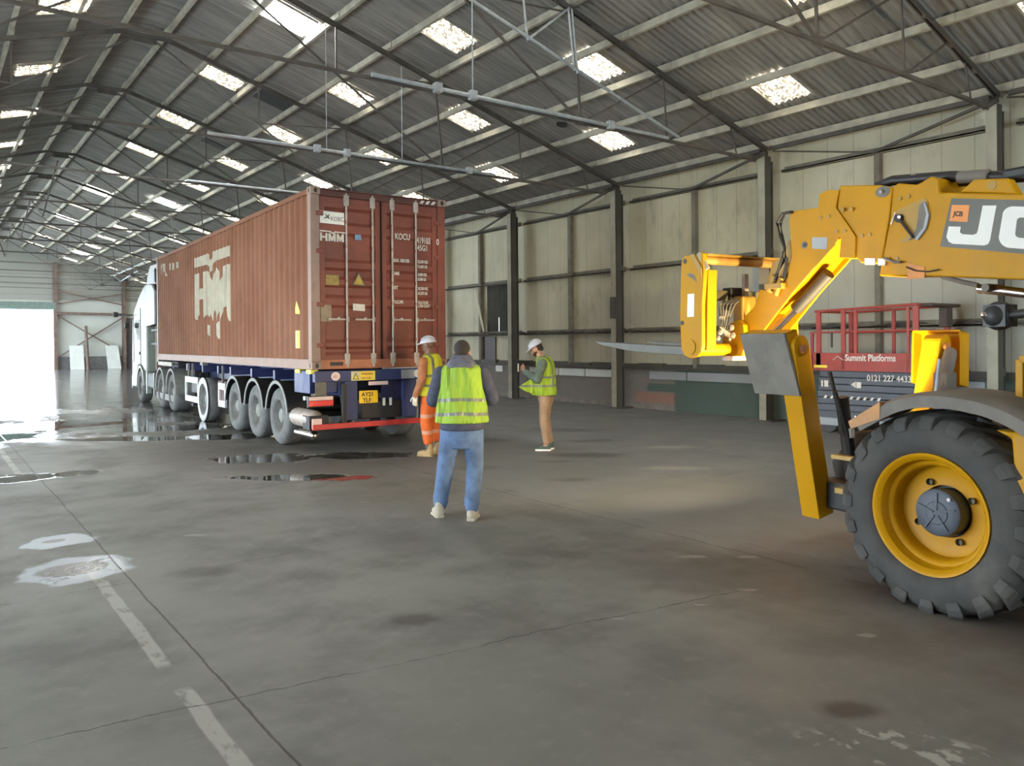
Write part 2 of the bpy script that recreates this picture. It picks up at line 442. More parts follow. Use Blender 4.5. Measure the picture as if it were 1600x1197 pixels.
def roof_sheet(name, x0, x1, nx, side):
    """corrugated slab between two x positions"""
    v = []; f = []; pitch = .146; ny = int((YF - YB) / pitch) * 6
    ys = [YB + (YF - YB) * i / ny for i in range(ny + 1)]
    xs = [x0 + (x1 - x0) * i / nx for i in range(nx + 1)]
    def zc(x):
        u = abs(x - XR)
        z = ZL(x)
        if u < .5: z = 8.966 - SL * (.25 + u * u)      # rolled ridge
        return z + .25
    m = MB(); n = len(xs)
    for top in (0, 1):
        for y in ys:
            dz = .024 * math.cos(2 * PI * y / pitch) + (.03 if top else 0)
            for x in xs: v.append((x, y, zc(x) + dz))
    N = len(ys) * n
    for i in range(len(ys) - 1):
        for j in range(n - 1):
            a = i * n + j; f.append((a, a + 1, a + n + 1, a + n)); f.append((N + a, N + a + n, N + a + n + 1, N + a + 1))
    m.add(v, f)
    return m.build(name, M['roof'], smooth=True, kind='structure')
# the roof is left open where the roof lights sit
PUR = [.46, 1.49, 2.61, 3.77, 4.92, 6.07, 7.20, 8.35, 9.50]      # purlins, distance from the ridge line
LIGHTS = []                                                # (x0, x1, y0, y1, bright)
for k in range(-4, 13):
    y = TY(k)
    rows = [(5.70, 6.66, y + .68, y + 1.52, 'D'), (7.98, 8.92, y + 2.60, y + 3.42, 'A'), (10.24, 11.16, y + .80, y + 1.62, 'B'), (12.53, 13.45, y + 2.74, y + 3.56, 'C')]
    rows += [(2.84, 1.92, y + 2.90, y + 3.72, 'L'), (.38, -.52, y + .70, y + 1.52, 'L'), (-1.92, -2.80, y + 2.60, y + 3.42, 'L'), (-4.25, -5.15, y + .8, y + 1.62, 'L')]
    for x0, x1, a, b, r in rows:
        br = (r == 'D' and k in (2, 7, 9)) or (r == 'A' and k in (6, 11)) 
        LIGHTS.append((min(x0, x1), max(x0, x1), a, b, br, r, k))
roof_sheet('roof_right', XR + .5, XW + .25, 10, 1)
roof_sheet('roof_ridge', XR - .5, XR + .5, 10, 0)
roof_sheet('roof_left', XL - .25, XR - .5, 10, -1)

def skylight_material(name, clear, base=(.98, .98, .95)):
    g = G(name); co = g.coords()
    a = g.noise(co, 17., 4, .65); b = g.noise(g.mapn(co, (3, 14, 3)), 1.6, 3)
    oi = g.n('ShaderNodeObjectInfo'); 
    if clear: k = g.rng(b, .2, .8, .9, 1.)
    else:
        k = g.rng(a, .515, .60, .008, 1.)
        k = g.f('MULTIPLY', k, g.rng(b, .3, .6, .45, 1.))
        k = g.f('MULTIPLY', k, g.rng(oi.outputs['Random'], 0, 1, .55, 1.))
    c = g.mix(k, (.55, .42, .22), base)
    g.base((.5, .48, .42)); g.rough(.5)
    g.put(g.p.inputs['Emission Color'], c)
    g.put(g.p.inputs['Emission Strength'], g.f('MULTIPLY', k, SKY_PANEL if not clear else SKY_PANEL * 2.2))
    return g.m
M['sky'] = skylight_material('mossy_translucent_sheet', False)
M['skyb'] = skylight_material('clean_translucent_sheet', True, (.90, .96, 1.))
nw = 0
for x0, x1, y0, y1, br, r, k in LIGHTS:
    nw += 1; m = MB(); v = []; f = []; ny = 48
    for i in range(ny + 1):
        y = y0 + (y1 - y0) * i / ny
        dz = .024 * math.cos(2 * PI * y / .146)
        for x in (x0, x1): v.append((x, y, ZL(x) + .215 + dz))
    for i in range(ny): f.append((2 * i, 2 * i + 1, 2 * i + 3, 2 * i + 2))
    m.add(v, f)
    o = m.build('window_%d' % nw, M['skyb'] if br else M['sky'], smooth=True, kind='structure')
    # timber trimmers round the opening
    fr = MB()
    for y in (y0 - .02, y1 + .02): fr.beam((x0, y, ZL(x0) + .20), (x1, y, ZL(x1) + .20), .03, .05)
    fr.build('window_frame', M['purlin'], o, kind='structure')
# two dark patches and a broken hole in the sheets
for x, y, a, b, n_ in ((7.48, 20.43, .42, .42, 'trim_1'), (7.62, 25.97, .42, .2, 'trim_2'), (12.0, 14.1, .13, .16, 'trim_3')):
    pl = [(a * math.cos(t) * random.uniform(.8, 1.1), b * math.sin(t) * random.uniform(.8, 1.1)) for t in [2 * PI * i / 11 for i in range(11)]] if n_ == 'trim_3' else [(-a, -b), (a, -b), (a, b), (-a, b)]
    MB().prism(pl, lambda p, q, t: (x + p, y + q, ZL(x + p) + .205 + t), 0, .01).build(n_, M['black'], kind='structure')

# ---- purlins
for i, u in enumerate(PUR + [10.42]):
    for s_ in (1, -1):
        x = XR + s_ * u
        m = MB(); ang = -s_ * math.atan(SL); z = ZL(x) + .125
        for k in range(-4, 13):      # lengths lapped at each truss
            m.beam((x, TY(k) + .01, z), (x, TY(k + 1) - .01, z), .07, .13)
            m.beam((x - .03 * s_, TY(k) - .25, z + .0), (x - .03 * s_, TY(k) + .25, z + .0), .06, .11)
        m.build('purlin', M['purlin'], kind='structure')

# ---- trusses
def truss(k):
    y = TY(k); P = lambda x, z: (x, y, z)
    m = MB(); zt = 5.57
    for s_ in (1, -1):
        X = lambda u: XR + s_ * u
        e = Vector(P(X(10.38), ZL(X(10.38)) - .0)); a = Vector(P(X(.2), 8.74)); r0 = Vector(P(X(.46), ZL(X(.46)) - .01))
        for dy in (-.03, .03):
            o = Vector((0, dy, 0)); m.beam(r0 + o, e + o, .02, .085); m.beam(Vector(P(XR, 8.80)) + o, r0 + o, .02, .085)
        for q in range(1, 12):   # packers between the twin angles
            t = r0.lerp(e, q / 12); m.beam(t - Vector((.06, 0, 0)), t + Vector((.06, 0, 0)), .07, .08)
        m.beam(P(X(5.1), zt), P(X(9.9), zt), .055, .055); m.beam(P(X(0), zt + .0), P(X(5.1), zt), .045, .045)
        m.beam(P(X(9.9), zt - .02), P(X(10.33), ZL(X(10.33)) - .1), .08, .09)
        rf = lambda u: P(X(u), ZL(X(u)) - .05)
        m.beam(a, P(X(5.1), zt), .035, .035)
        m.beam(rf(4.92), P(X(5.1), zt), .035, .035); m.beam(rf(2.6), P(X(2.6), 7.22), .03, .03); m.beam(rf(4.92), P(X(2.6), 7.22), .025, .025)
        m.beam(rf(7.2), P(X(5.1), zt), .028, .028); m.beam(rf(7.2), P(X(7.3), zt), .025, .025); m.beam(rf(8.6), P(X(7.3), zt), .025, .025); m.beam(rf(9.2), P(X(9.4), zt), .022, .022)
        for u, z in ((5.1, zt), (9.9, zt)): m.box(X(u) - .12, X(u) + .12, y - .012, y + .012, z - .05, z + .09)
    m.box(XR - .25, XR + .25, y - .012, y + .012, 8.64, 8.82)
    o = m.build('roof_truss', M['steel_dark'], kind='structure')
    return o
trs = {k: truss(k) for k in range(-3, 13)}
# newer galvanised members on the second and third trusses
def galv(k, segs, r=.03):
    m = MB()
    for a, b, rr in segs: m.tube([(a[0], TY(k) - .07, a[1]), (b[0], TY(k) - .07, b[1])], rr, 8)
    return m.build('galvanised_tie', M['galv'], trs[k], smooth=True)
galv(1, [((5.2, 5.60), (11.4, 5.60), .034), ((6.87, 7.12), (11.7, 5.66), .030), ((8.94, 7.46), (8.03, 6.72), .022), ((7.9, 7.80), (8.03, 6.74), .018),
         ((8.92, 7.46), (9.05, 6.42), .018), ((9.0, 7.46), (9.12, 6.38), .018), ((6.94, 8.05), (6.94, 5.63), .012), ((4.9, 7.75), (6.87, 7.12), .028)])
galv(2, [((4.2, 5.60), (10.6, 5.60), .030), ((6.5, 8.1), (6.5, 5.6), .008), ((8.2, 7.6), (8.2, 5.6), .008)])
galv(3, [((5.0, 5.60), (9.6, 5.60), .028)])
for k in (1, 2): 
    m = MB()
    for x in (6.3, 6.94, 9.9): m.box(x - .06, x + .06, TY(k) - .12, TY(k) - .02, 5.54, 5.68)
    m.build('clamp', M['galv'], trs[k])
# longitudinal ties near the ridge and along the eaves
for x, z in ((XR - .1, 7.1),):
    m = MB()
    for k in range(6, 12): m.beam((x, TY(k), z + (0 if k % 2 else 1.4)), (x, TY(k + 1), z + (1.4 if k % 2 else 0)), .05, .05)
    m.build('longitudinal_brace', M['steel_dark'], kind='structure')
MB().tube([(9.6, 45.6, 6.2), (8.6, 48.5, 5.6), (9.4, 51., 5.5), (10.2, 50.5, 6.1), (11.6, 55., 5.9)], .03, 8).build('hanging_pipe_brace', M['galv'], kind='structure', smooth=True)

# ---- columns, right side (H-section) and left side
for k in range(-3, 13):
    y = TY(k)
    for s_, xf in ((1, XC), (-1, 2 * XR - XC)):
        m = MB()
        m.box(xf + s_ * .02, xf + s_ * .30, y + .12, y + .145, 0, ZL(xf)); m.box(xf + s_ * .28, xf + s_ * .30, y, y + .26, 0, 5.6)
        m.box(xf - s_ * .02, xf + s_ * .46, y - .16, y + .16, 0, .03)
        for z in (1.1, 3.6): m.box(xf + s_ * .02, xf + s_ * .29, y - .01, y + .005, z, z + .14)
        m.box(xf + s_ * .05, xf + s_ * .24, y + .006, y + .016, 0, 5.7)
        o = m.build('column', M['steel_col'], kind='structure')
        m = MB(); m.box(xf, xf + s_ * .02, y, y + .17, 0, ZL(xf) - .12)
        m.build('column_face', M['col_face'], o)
for k, z, h in ((2, 2.35, .55), (4, 2.6, .4)):      # small switch boxes on the column faces
    b = MB().box(XC - .09, XC - .002, TY(k) - .06, TY(k) + .12, z, z + h).build('switch_box', M['dark_sheet'], bevel=.01)
    tag(b, 'small dark switch box fixed to the wall column behind the forklift tines' if k == 2 else 'small dark switch box on the wall column nearest the container doors', 'electrical box')

# ---- right wall: insulated boards in rails, plinth below
def board_material():
    g = G('cream_insulation_boards'); co = g.coords(); Y, Z = g.y, g.z
    pw = BAY / 8
    fr = g.f('FRACT', g.f('DIVIDE', g.f('SUBTRACT', Y, Y1), pw))
    seam = g.rng(g.f('ABSOLUTE', g.f('SUBTRACT', fr, .5)), .485, .495)
    idn = g.noise(g.vec(g.f('FLOOR', g.f('DIVIDE', g.f('SUBTRACT', Y, Y1), pw)), g.f('FLOOR', g.f('DIVIDE', Z, 1.75)), 0), 3.3, 1)
    n = g.noise(co, .55, 5, .6); n2 = g.noise(g.mapn(co, (1, 1, .4)), 2.5, 5, .65)
    c = g.mix(g.rng(n, .3, .7), (.45, .415, .27), (.58, .54, .37))
    c = g.mix(g.rng(idn, .35, .65, 0, .35), c, (.52, .50, .36))
    # grey grime with its own edge
    gr = g.f('MULTIPLY', g.rng(g.f('ADD', Z, g.f('MULTIPLY', g.noise(co, .8, 3), 1.6)), 4.15, 3.55), g.rng(Y, 20., 14.5))
    c = g.mix(g.f('MULTIPLY', gr, .55), c, (.32, .30, .26))
    c = g.mix(g.rng(Y, 12.5, 6.0, 0, .50), c, (.36, .36, .31))
    c = g.mix(g.rng(n2, .52, .78, 0, .45), c, (.2, .18, .13))
    c = g.mix(g.f('MULTIPLY', seam, .6), c, (.15, .135, .10))
    g.base(c); g.rough(.6); g.bump(g.f('SUBTRACT', g.f('MULTIPLY', n2, .1), seam), .25, .01)
    return g.m
M['board'] = board_material()
MB().box(XW, XW + .12, YB, YF, 1.10, 6.0).build('wall_right', M['board'], kind='structure')
m = MB(); m.box(XL - .12, XL, YB, 6.0, 0, 6.0); m.box(XL - .12, XL, 19., 34., 0, 6.0); m.box(XL - .12, XL, 6.0, 19., 3.5, 6.0); m.box(XL - .12, XL, 34., 62., 5.7, 6.0); m.box(XL - .12, XL, 62., YF, 0, 6.0)
m.build('wall_left', M['board'], kind='structure')       # unseen; two wide openings added to let daylight in
g = G('painted_brick_plinth'); co = g.coords(); Y, Z = g.y, g.z
n = g.noise(co, .7, 5, .6); nb = g.noise(co, 4., 4)
bt = g.n('ShaderNodeTexBrick'); g.put(bt.inputs['Vector'], g.vec(Y, Z, 0)); bt.inputs['Scale'].default_value = 2.2
bt.inputs['Color1'].default_value = (.215, .175, .155, 1); bt.inputs['Color2'].default_value = (.185, .165, .15, 1); bt.inputs['Mortar'].default_value = (.19, .175, .155, 1); bt.inputs['Mortar Size'].default_value = .012
c = g.mix(g.rng(n, .3, .7, 0, .7), bt.outputs['Color'], (.20, .19, .175))
c = g.mix(g.f('MULTIPLY', g.rng(nb, .45, .65, 0, .6), g.rng(Z, .25, .0)), c, (.35, .32, .27))
red = g.f('MULTIPLY', g.f('MULTIPLY', g.rng(Z, .15, .19), g.rng(Z, .45, .40)), g.f('MULTIPLY', g.rng(Y, 14.9, 14.6), g.rng(Y, 13.1, 13.2)))
c = g.mix(g.f('MULTIPLY', red, .7), c, (.33, .155, .11))
gn = g.f('ADD', Y, g.f('MULTIPLY', g.f('SUBTRACT', g.noise(co, 1.3, 3), .5), .8))
grn = g.f('MULTIPLY', g.rng(gn, 13.35, 13.2), g.rng(gn, 4.5, 4.7))
gt = g.f('MULTIPLY', g.f('MULTIPLY', g.rng(Z, .45, .48), g.rng(Z, .68, .65)), g.f('MULTIPLY', g.rng(gn, 14.3, 14.2), g.rng(gn, 13.1, 13.2)))
grn = g.f('MULTIPLY', g.f('MAXIMUM', grn, gt), g.rng(n, .25, .45, .75, 1))
c = g.mix(g.f('MULTIPLY', grn, .85), c, (.058, .105, .088))
c = g.mix(g.rng(nb, .5, .8, 0, .4), c, (.10, .09, .08))
g.base(c); g.rough(.8)
M['plinth'] = g.m
MB().box(XW - .02, XW + .14, YB, YF, 0, 1.02).build('wall_right_plinth', M['plinth'], kind='structure')
m = MB(); m.box(XW - .13, XW + .1, YB, YF, 1.02, 1.08)
for i in range(int((YF - YB) / .9)):
    y = YB + i * .9; m.box(XW - .11 - .02 * (i % 3), XW, y, y + .86, 1.08, 1.16 + .02 * (i % 2))
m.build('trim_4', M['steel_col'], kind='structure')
# rails
def girt(name, z, hh, xo=.15):
    m = MB(); 
    for k in range(-4, 13):
        if k >= 12: continue
        a, b = TY(k) + .17, TY(k + 1) - .15
        m.box(XW - xo, XW - .01, a, b, z, z + .03); m.box(XW - .04, XW - .005, a, b, z, z + hh); m.box(XW - xo, XW - xo + .02, a, b, z - .015, z + .05)
    return m.build(name, M['rail'], kind='structure')
girt('trim_5', 5.36, .12); girt('trim_6', 3.60, .13); girt('trim_7', 1.97, .13)
m = MB(); random.seed(3)      # crumbling packing along the lowest rail
for i in range(150):
    y = random.uniform(4, 24); m.ball((XW - .13, y, 2.02 + random.uniform(-.02, .02)), (.04, random.uniform(.08, .3), random.uniform(.02, .05)), 6)
m.build('trim_8', M['steel_dark'], kind='structure')
# thin posts mid bay and eaves braces
for k in range(-3, 12):
    y = TY(k) + BAY / 2 + .02
    m = MB(); m.box(XW - .13, XW - .005, y - .05, y + .06, 1.08, 5.36); m.build('wall_post', M['rail'], kind='structure')
    m = MB()
    m.beam((XC + .12, TY(k) + .1, 5.78), (XC + .3, y, 5.36), .05, .05); 
    m.beam((XC + .12, TY(k + 1) - .12, 5.78), (XC + .3, y, 5.36), .03, .03)
    m.beam((XC + .1, TY(k) + .15, ZL(XC) + .02), (XC + .1, TY(k + 1) - .15, ZL(XC) + .02), .07, .14)
    m.build('eaves_brace', M['steel_dark'], kind='structure')
# pale strips of board under the sill
sb = [(19.2, 18.6), (18.55, 17.85), (17.79, 16.70), (16.64, 15.60), (14.2, 13.0), (12.94, 10.7), (8.4, 6.2)]
for i, (a, b) in enumerate(sb):
    MB().box(XW - .06, XW - .015, b, a, .77, .98).build('trim_%d' % (20 + i), M['white_board'] if i < 4 else M['cab_grey'], kind='structure', bevel=.008)
# missing cladding bay: dark corrugated sheet, dark panel standing in for the shaded opening below, loose strip
m = MB(); v = []; f = []
ys = [20.28 + i * .025 for i in range(50)]
for i, y in enumerate(ys):
    for z in (1.99, 3.66): v.append((XW - .01 - (.02 if (i // 2) % 2 else 0), y, z))
for i in range(len(ys) - 1): f.append((2 * i, 2 * i + 1, 2 * i + 3, 2 * i + 2))
m.add(v, f); m.build('trim_30', M['dark_sheet'], kind='structure')
MB().box(XW - .03, XW - .025, 20.80, 20.84, 2.0, 2.55).build('window_200', emis('daylight_slit', (.9, .95, 1.), .25), kind='structure')
MB().box(XW - .04, XW - .005, 21.02, 21.75, .98, 1.92).build('trim_31', mat('dark_opening_panel', (.085, .07, .075)), kind='structure')
MB().beam((XW - .10, 22.1, 3.55), (XW - .16, 21.5, 2.1), .02, .12).build('trim_32', M['board'], kind='structure')
b = MB().box(XW - .05, XW - .003, 20.62, 21.0, .80, 1.0).build('notice_plate', M['white'], bevel=.005)
tag(b, 'small white notice plate on the plinth behind the man in jeans', 'sign')
b = MB().box(XW - .04, XW - .003, 19.12, 19.22, 1.36, 1.60).build('socket_box', M['purlin'], bevel=.005)
tag(b, 'small beige socket box on the cream wall behind the man in tan trousers', 'electrical box')

# ---- far gable
def clad(name, c, rails):
    g = G(name); co = g.coords(); n = g.noise(co, .4, 4)
    cc = g.mix(g.rng(n, .3, .7), tuple(q * .88 for q in c), c)
    rib = g.f('FRACT', g.f('DIVIDE', g.x, .2)); g.bump(g.rng(rib, .0, .5), .3, .01)
    if rails:
        fz = g.f('FRACT', g.f('DIVIDE', g.z, .72)); l = g.rng(g.f('ABSOLUTE', g.f('SUBTRACT', fz, .5)), .04, .02)
        cc = g.mix(g.f('MULTIPLY', l, .5), cc, (.12, .11, .1))
    g.base(cc); g.rough(.7); return g.m
gl = clad('gable_lower_sheet', (.50, .52, .48), False); gu = clad('gable_upper_sheet', (.30, .30, .27), True)
DX0, DX1, DZ = 1.8, 7.6, 4.36
FY = lambda a, b, t: (a, t, b)
m = MB(); m.prism([(XL, 5.0), (XW, 5.0), (XW, ZL(XW) + .36), (XR + .5, ZL(XR + .5) + .36), (XR, 9.22), (XR - .5, ZL(XR - .5) + .36), (XL, ZL(XL) + .36)], FY, YF, YF + .12)
m.build('wall_far_gable', gu, kind='structure')
m = MB()
m.box(DX1, XW, YF, YF + .12, .95, 5.0); m.box(DX0, DX1, YF, YF + .12, DZ, 5.0); m.box(XL, DX0, YF, YF + .12, .0, 5.0)
m.build('wall_far', gl, kind='structure')
MB().box(DX1, XW, YF - .03, YF + .14, 0, .95).build('wall_far_plinth', mat('grey_block_plinth', (.15, .15, .145)), kind='structure')
m = MB(); m.box(DX0 - .2, DX1 + .1, YF - .45, YF - .02, DZ - .02, DZ + .48); o = m.build('door_1', mat('roller_housing_green', (.14, .19, .17)), kind='structure')
m = MB()
for i in range(4): m.box(DX0, DX1, YF - .06, YF - .03, DZ - .05 - .05 * i, DZ - .01 - .05 * i)
m.build('door_curtain', M['galv'], o)
MB().box(12.25, 14.0, YF - .06, YF - .005, 0, 3.78).build('door_2', mat('closed_mauve_roller_door', (.11, .10, .115)), kind='structure')
for x, z1 in ((7.68, 7.7), (12.15, 6.7)):
    m = MB(); m.box(x - .02, x + .02, YF - .42, YF - .04, 0, z1)
    m.box(x - .11, x + .11, YF - .44, YF - .42, 0, z1); m.box(x - .11, x + .11, YF - .06, YF - .04, 0, z1); m.build('gable_column', M['rust_col'], kind='structure')
m = MB(); yb = YF - .3
m.beam((7.8, yb, 4.07), (12.05, yb, 4.02), .2, .2)
m.build('gable_beam', M['rust_col'], kind='structure')
for a, b in (((7.8, yb, 5.65), (12.05, yb, 4.75)), ((7.8, yb, 4.75), (12.05, yb, 5.55)), ((7.8, yb, 3.9), (11.2, yb, 1.7)), ((12.05, yb, 3.8), (7.8, yb, .9))):
    MB().beam(a, b, .06, .09).build('gable_brace', M['rust_col'], kind='structure')
for a, b, z in ((11.0, 15., 6.1), (12.1, 15., 5.35), (7.8, 15., 6.6)): MB().beam((a, yb, z), (b, yb, z - .1), .04, .05).build('gable_rail', M['galv'], kind='structure')
b = MB().box(8.52, 9.42, -.02, .02, 0, 1.80); b = b.build('leaning_board', M['white_board']); b.location = (0, YF - .75, 0); b.rotation_euler = (R(-14), 0, 0)
tag(b, 'pale board leaning on the far wall, nearer the open doorway', 'board', 'boards leaning on the far wall')
b = MB().prism([(10.95, 0), (11.85, 0), (11.72, 1.78), (10.86, 1.78)], XZ, -.02, .02).build('leaning_board', M['white_board']); b.location = (0, YF - .75, 0); b.rotation_euler = (R(-14), 0, 0)
tag(b, 'pale board leaning on the far wall, nearer the lorry cab', 'board', 'boards leaning on the far wall')
b = MB().cap((9.62, YF - .95, .0), (9.55, YF - .62, 3.1), .10, .10).build('upright_pole', M['rust_col'], smooth=True)
tag(b, 'brown pole stood upright beside a pale board at the far wall', 'pole')

# ---- rear gable behind the camera, its doorway added to let in fill light
m = MB(); RX0, RX1, RZ = .5, 8.9, 4.4
m.prism([(XL, RZ), (XW, RZ), (XW, ZL(XW) + .36), (XR + .5, ZL(XR + .5) + .36), (XR, 9.22), (XR - .5, ZL(XR - .5) + .36), (XL, ZL(XL) + .36)], FY, YB - .12, YB)
m.box(XL, RX0, YB - .12, YB, 0, RZ); m.box(RX1, XW, YB - .12, YB, 0, RZ)
m.build('wall_rear', gu, kind='structure')

# ================================================================== CONTAINER
CO, CROT, ZC, CL, CW, CH = Vector((4.93, 11.88, 0)), -.0354, 1.341, 12.192, 2.438, 2.896
g = G('faded_container_paint'); co = g.coords(); X, Y, Z = g.x, g.y, g.z
st = g.noise(g.mapn(co, (1, 9, .35)), 2.0, 4, .6); n = g.noise(co, .8, 5, .6); n2 = g.noise(co, 3.0, 6, .7)
c = g.mix(g.rng(n, .3, .7), (.190, .075, .036), (.245, .108, .058))
c = g.mix(g.rng(st, .64, .74, 0, .5), c, (.40, .27, .18))
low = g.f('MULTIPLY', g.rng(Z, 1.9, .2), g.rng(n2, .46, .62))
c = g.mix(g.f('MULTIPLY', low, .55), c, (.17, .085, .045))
c = g.mix(g.rng(n2, .66, .74, 0, .7), c, (.10, .055, .035))
g.base(c); g.rough(.75); g.p.inputs['Specular IOR Level'].default_value = .25; M['cont_side'] = g.m
M['cont_rail'] = mat('faded_pink_rail_paint', (.30, .20, .155), .6, 0, .12, 3, dirt=(.3, .14, .08), dirtamt=.3)
M['cont_door'] = mat('red_brown_container_paint', (.20, .054, .032), .5, 0, .12, 2.5, dirt=(.12, .04, .025), dirtamt=.5)
M['cont_dark'] = mat('dark_container_paint', (.10, .034, .022), .6, 0, .2, 3, dirt=(.04, .02, .015))
cont = thing('shipping_container', 'faded red-brown forty-foot shipping container loaded on the blue trailer', 'shipping container', CO + Vector((0, 0, ZC)), CROT)
# corrugation depth at distance t along the side
PIT = .2775
def cdep(t):
    a = ((t - .16) / PIT) % 1.0
    if a < .25: return 0.
    if a < .5: return (a - .25) / .25 * .036
    if a < .75: return .036
    return (1 - a) / .25 * .036
brk = [.16 + PIT * .25 * i for i in range(int((CL - .32) / (PIT * .25)) + 1)]
for nm, x0, sg in (('side_panel', .012, 1), ('side_panel', CW - .012, -1)):
    m = MB(); v = []; f = []
    for t in brk:
        for z in (.15, CH - .1): v.append((x0 + sg * cdep(t), t, z))
        for z in (.15, CH - .1): v.append((x0 + sg * (cdep(t) + .004), t, z))
    for i in range(len(brk) - 1):
        a = 4 * i; f += [(a, a + 1, a + 5, a + 4), (a + 2, a + 6, a + 7, a + 3), (a + 1, a + 3, a + 7, a + 5), (a, a + 4, a + 6, a + 2)]
    m.add(v, f); m.build(nm, M['cont_side'], cont)
m = MB(); v = []; f = []
for i, t in enumerate(brk):
    for x in (.06, CW - .06): v.append((x, t, CH - .03 - cdep(t) * .5))
for i in range(len(brk) - 1): f.append((2 * i, 2 * i + 1, 2 * i + 3, 2 * i + 2))
m.add(v, f); m.build('roof_panel', M['cont_side'], cont)
MB().box(.06, CW - .06, .1, CL - .1, .12, .15).build('floor_panel', M['cont_dark'], cont)
MB().box(.15, CW - .15, CL - .08, CL - .04, .15, CH - .12).build('front_panel', M['cont_side'], cont)
for x in (0, CW - .08):
    MB().box(x, x + .08, .1, CL - .1, CH - .10, CH - .02).build('top_rail', M['cont_side'], cont, bevel=.008)
    MB().box(x, x + .06, .1, CL - .1, .0, .16).build('bottom_rail', M['cont_rail'], cont, bevel=.006)
for x in (0, CW - .15):
    MB().box(x, x + .15, .03, .17, .118, CH - .118).build('corner_post', M['cont_rail'] if x == 0 else M['cont_door'], cont, bevel=.008)
    MB().box(x, x + .15, CL - .17, CL - .02, .118, CH - .118).build('corner_post', M['cont_rail'], cont, bevel=.008)
    for y in (0, CL - .178):
        for z in (0, CH - .118):
            m = MB(); m.box(x - .006 if x == 0 else x - .006, x + .156, y, y + .178, z, z + .118)
            cc = m.build('corner_casting', M['cont_rail'], cont, bevel=.008)
            h = MB(); yy = -.003 if y == 0 else CL + .003
            h.prism([(x + .075 + .028 * math.cos(t), z + .06 + .04 * math.sin(t)) for t in [2 * PI * i / 14 for i in range(14)]], XZ, yy - .001, yy + .001)
            if x == 0: h.prism([(y + .09 + .028 * math.cos(t), z + .06 + .04 * math.sin(t)) for t in [2 * PI * i / 14 for i in range(14)]], YZ, -.008, -.006)
            h.build('casting_slot', M['black'], cc)
m = MB(); m.box(.15, CW - .15, .02, .16, CH - .13, CH - .03); m.box(.15, CW - .15, -.01, .1, CH - .035, CH - .015); m.build('door_header', M['cont_dark'], cont, bevel=.008)
for i in range(3): MB().prism([(1.93 + i * .11, CH - .10), (1.99 + i * .11, CH - .10), (2.03 + i * .11, CH - .045), (1.97 + i * .11, CH - .045)], XZ, .012, .02).build('header_mark', M['lettering'], cont)
MB().box(.15, CW - .15, .02, .16, 0, .15).build('door_sill', mat('worn_lamplit_sill', (.40, .14, .065), .5, 0, .2, 3, dirt=(.2, .06, .03)), cont, bevel=.008)  # worn sill, headlamp glow painted in as orange
MB().box(.30, .52, .012, .02, .055, .115).build('sill_slot', M['black'], cont)
# doors with recessed horizontal bands
bands = [(.22, .36), (.42, 1.03), (1.14, 1.36), (1.44, 1.63), (1.72, 2.20), (2.32, 2.60)]
for d, (x0, x1) in enumerate(((.155, 1.205), (1.232, 2.283))):
    lab = None
    m = MB(); prof = [(.15, .055)]
    for a, b in bands: prof += [(a, .055), (a + .055, .092), (b - .045, .092), (b, .055)]
    prof += [(2.765, .055)]
    v = []; f = []
    xs = (x0 + .09, x1 - .09)
    for z, y in prof:
        for x in xs: v.append((x, y, z))
    for i in range(len(prof) - 1): f.append((2 * i, 2 * i + 1, 2 * i + 3, 2 * i + 2))
    m.add(v, f); dr = m.build('door', M['cont_door'], cont)
    m = MB(); m.box(x0, x0 + .09, .05, .10, .15, 2.765); m.box(x1 - .09, x1, .05, .10, .15, 2.765); m.box(x0, x1, .052, .095, .15, .20); m.box(x0, x1, .052, .095, 2.68, 2.765)
    for zz in (.15, ): pass
    m.build('door_frame', M['cont_door'], dr, bevel=.006)
    MB().box((x0 if d else x1 - .02), (x0 + .02 if d else x1), .045, .05, .15, 2.76).build('door_gasket', M['cont_dark'], dr)
    for x in ((.60, 1.06) if d == 0 else (1.415, 1.86)):
        m = MB(); m.tube([(x, .022, .07), (x, .022, 2.84)], .017, 10)
        rd = m.build('locking_rod', M['rod'], dr, smooth=True)
        m = MB()
        for z in (.14, 2.70): m.box(x - .045, x + .045, .005, .05, z - .07, z + .11)
        m.box(x - .02, x + .02, .0, .04, .02, .10)
        m.build('rod_keeper', M['rod'], rd, bevel=.012)
        m = MB()
        for z in (.45, 1.05, 1.40, 1.95, 2.35): m.box(x - .03, x + .03, .01, .05, z, z + .05)
        m.build('rod_guide', M['cont_door'], rd, bevel=.006)
        m = MB(); m.beam((x - .03, .0, .80), (x - .33 if (d == 0) else x + .33, .0, .80), .012, .03); m.ball((x - .15 if d == 0 else x + .15, -.005, .81), (.03, .02, .03), 8); m.tube([(x, -.002, .76), (x, -.002, .84)], .028, 8)
        m.build('rod_handle', M['rod'], rd)
    m = MB()
    for z in (.35, 1.0, 1.85, 2.45): 
        xx = .15 if d == 0 else 2.288
        m.box(xx - .06, xx + .06, .008, .045, z, z + .07)
    m.build('hinge', M['cont_door'], dr, bevel=.01)
RT = (R(90), 0, 0)
T_ = lambda n_, b, s_, x, z, m_=M['lettering'], sx=.8, bold=.003, y=.046: text(n_, b, s_, (x, y, z - ZC), RT, m_, cont, sx, bold)
T_('serial_lettering', 'KOCU', .150, 1.475, 3.50, sx=.66); T_('serial_lettering', '419103', .150, 1.885, 3.46, sx=.60, y=.044); T_('serial_lettering', '0', .150, 2.255, 3.45, sx=.7, y=.02); T_('size_lettering', '45G1', .140, 1.895, 3.335, sx=.66)
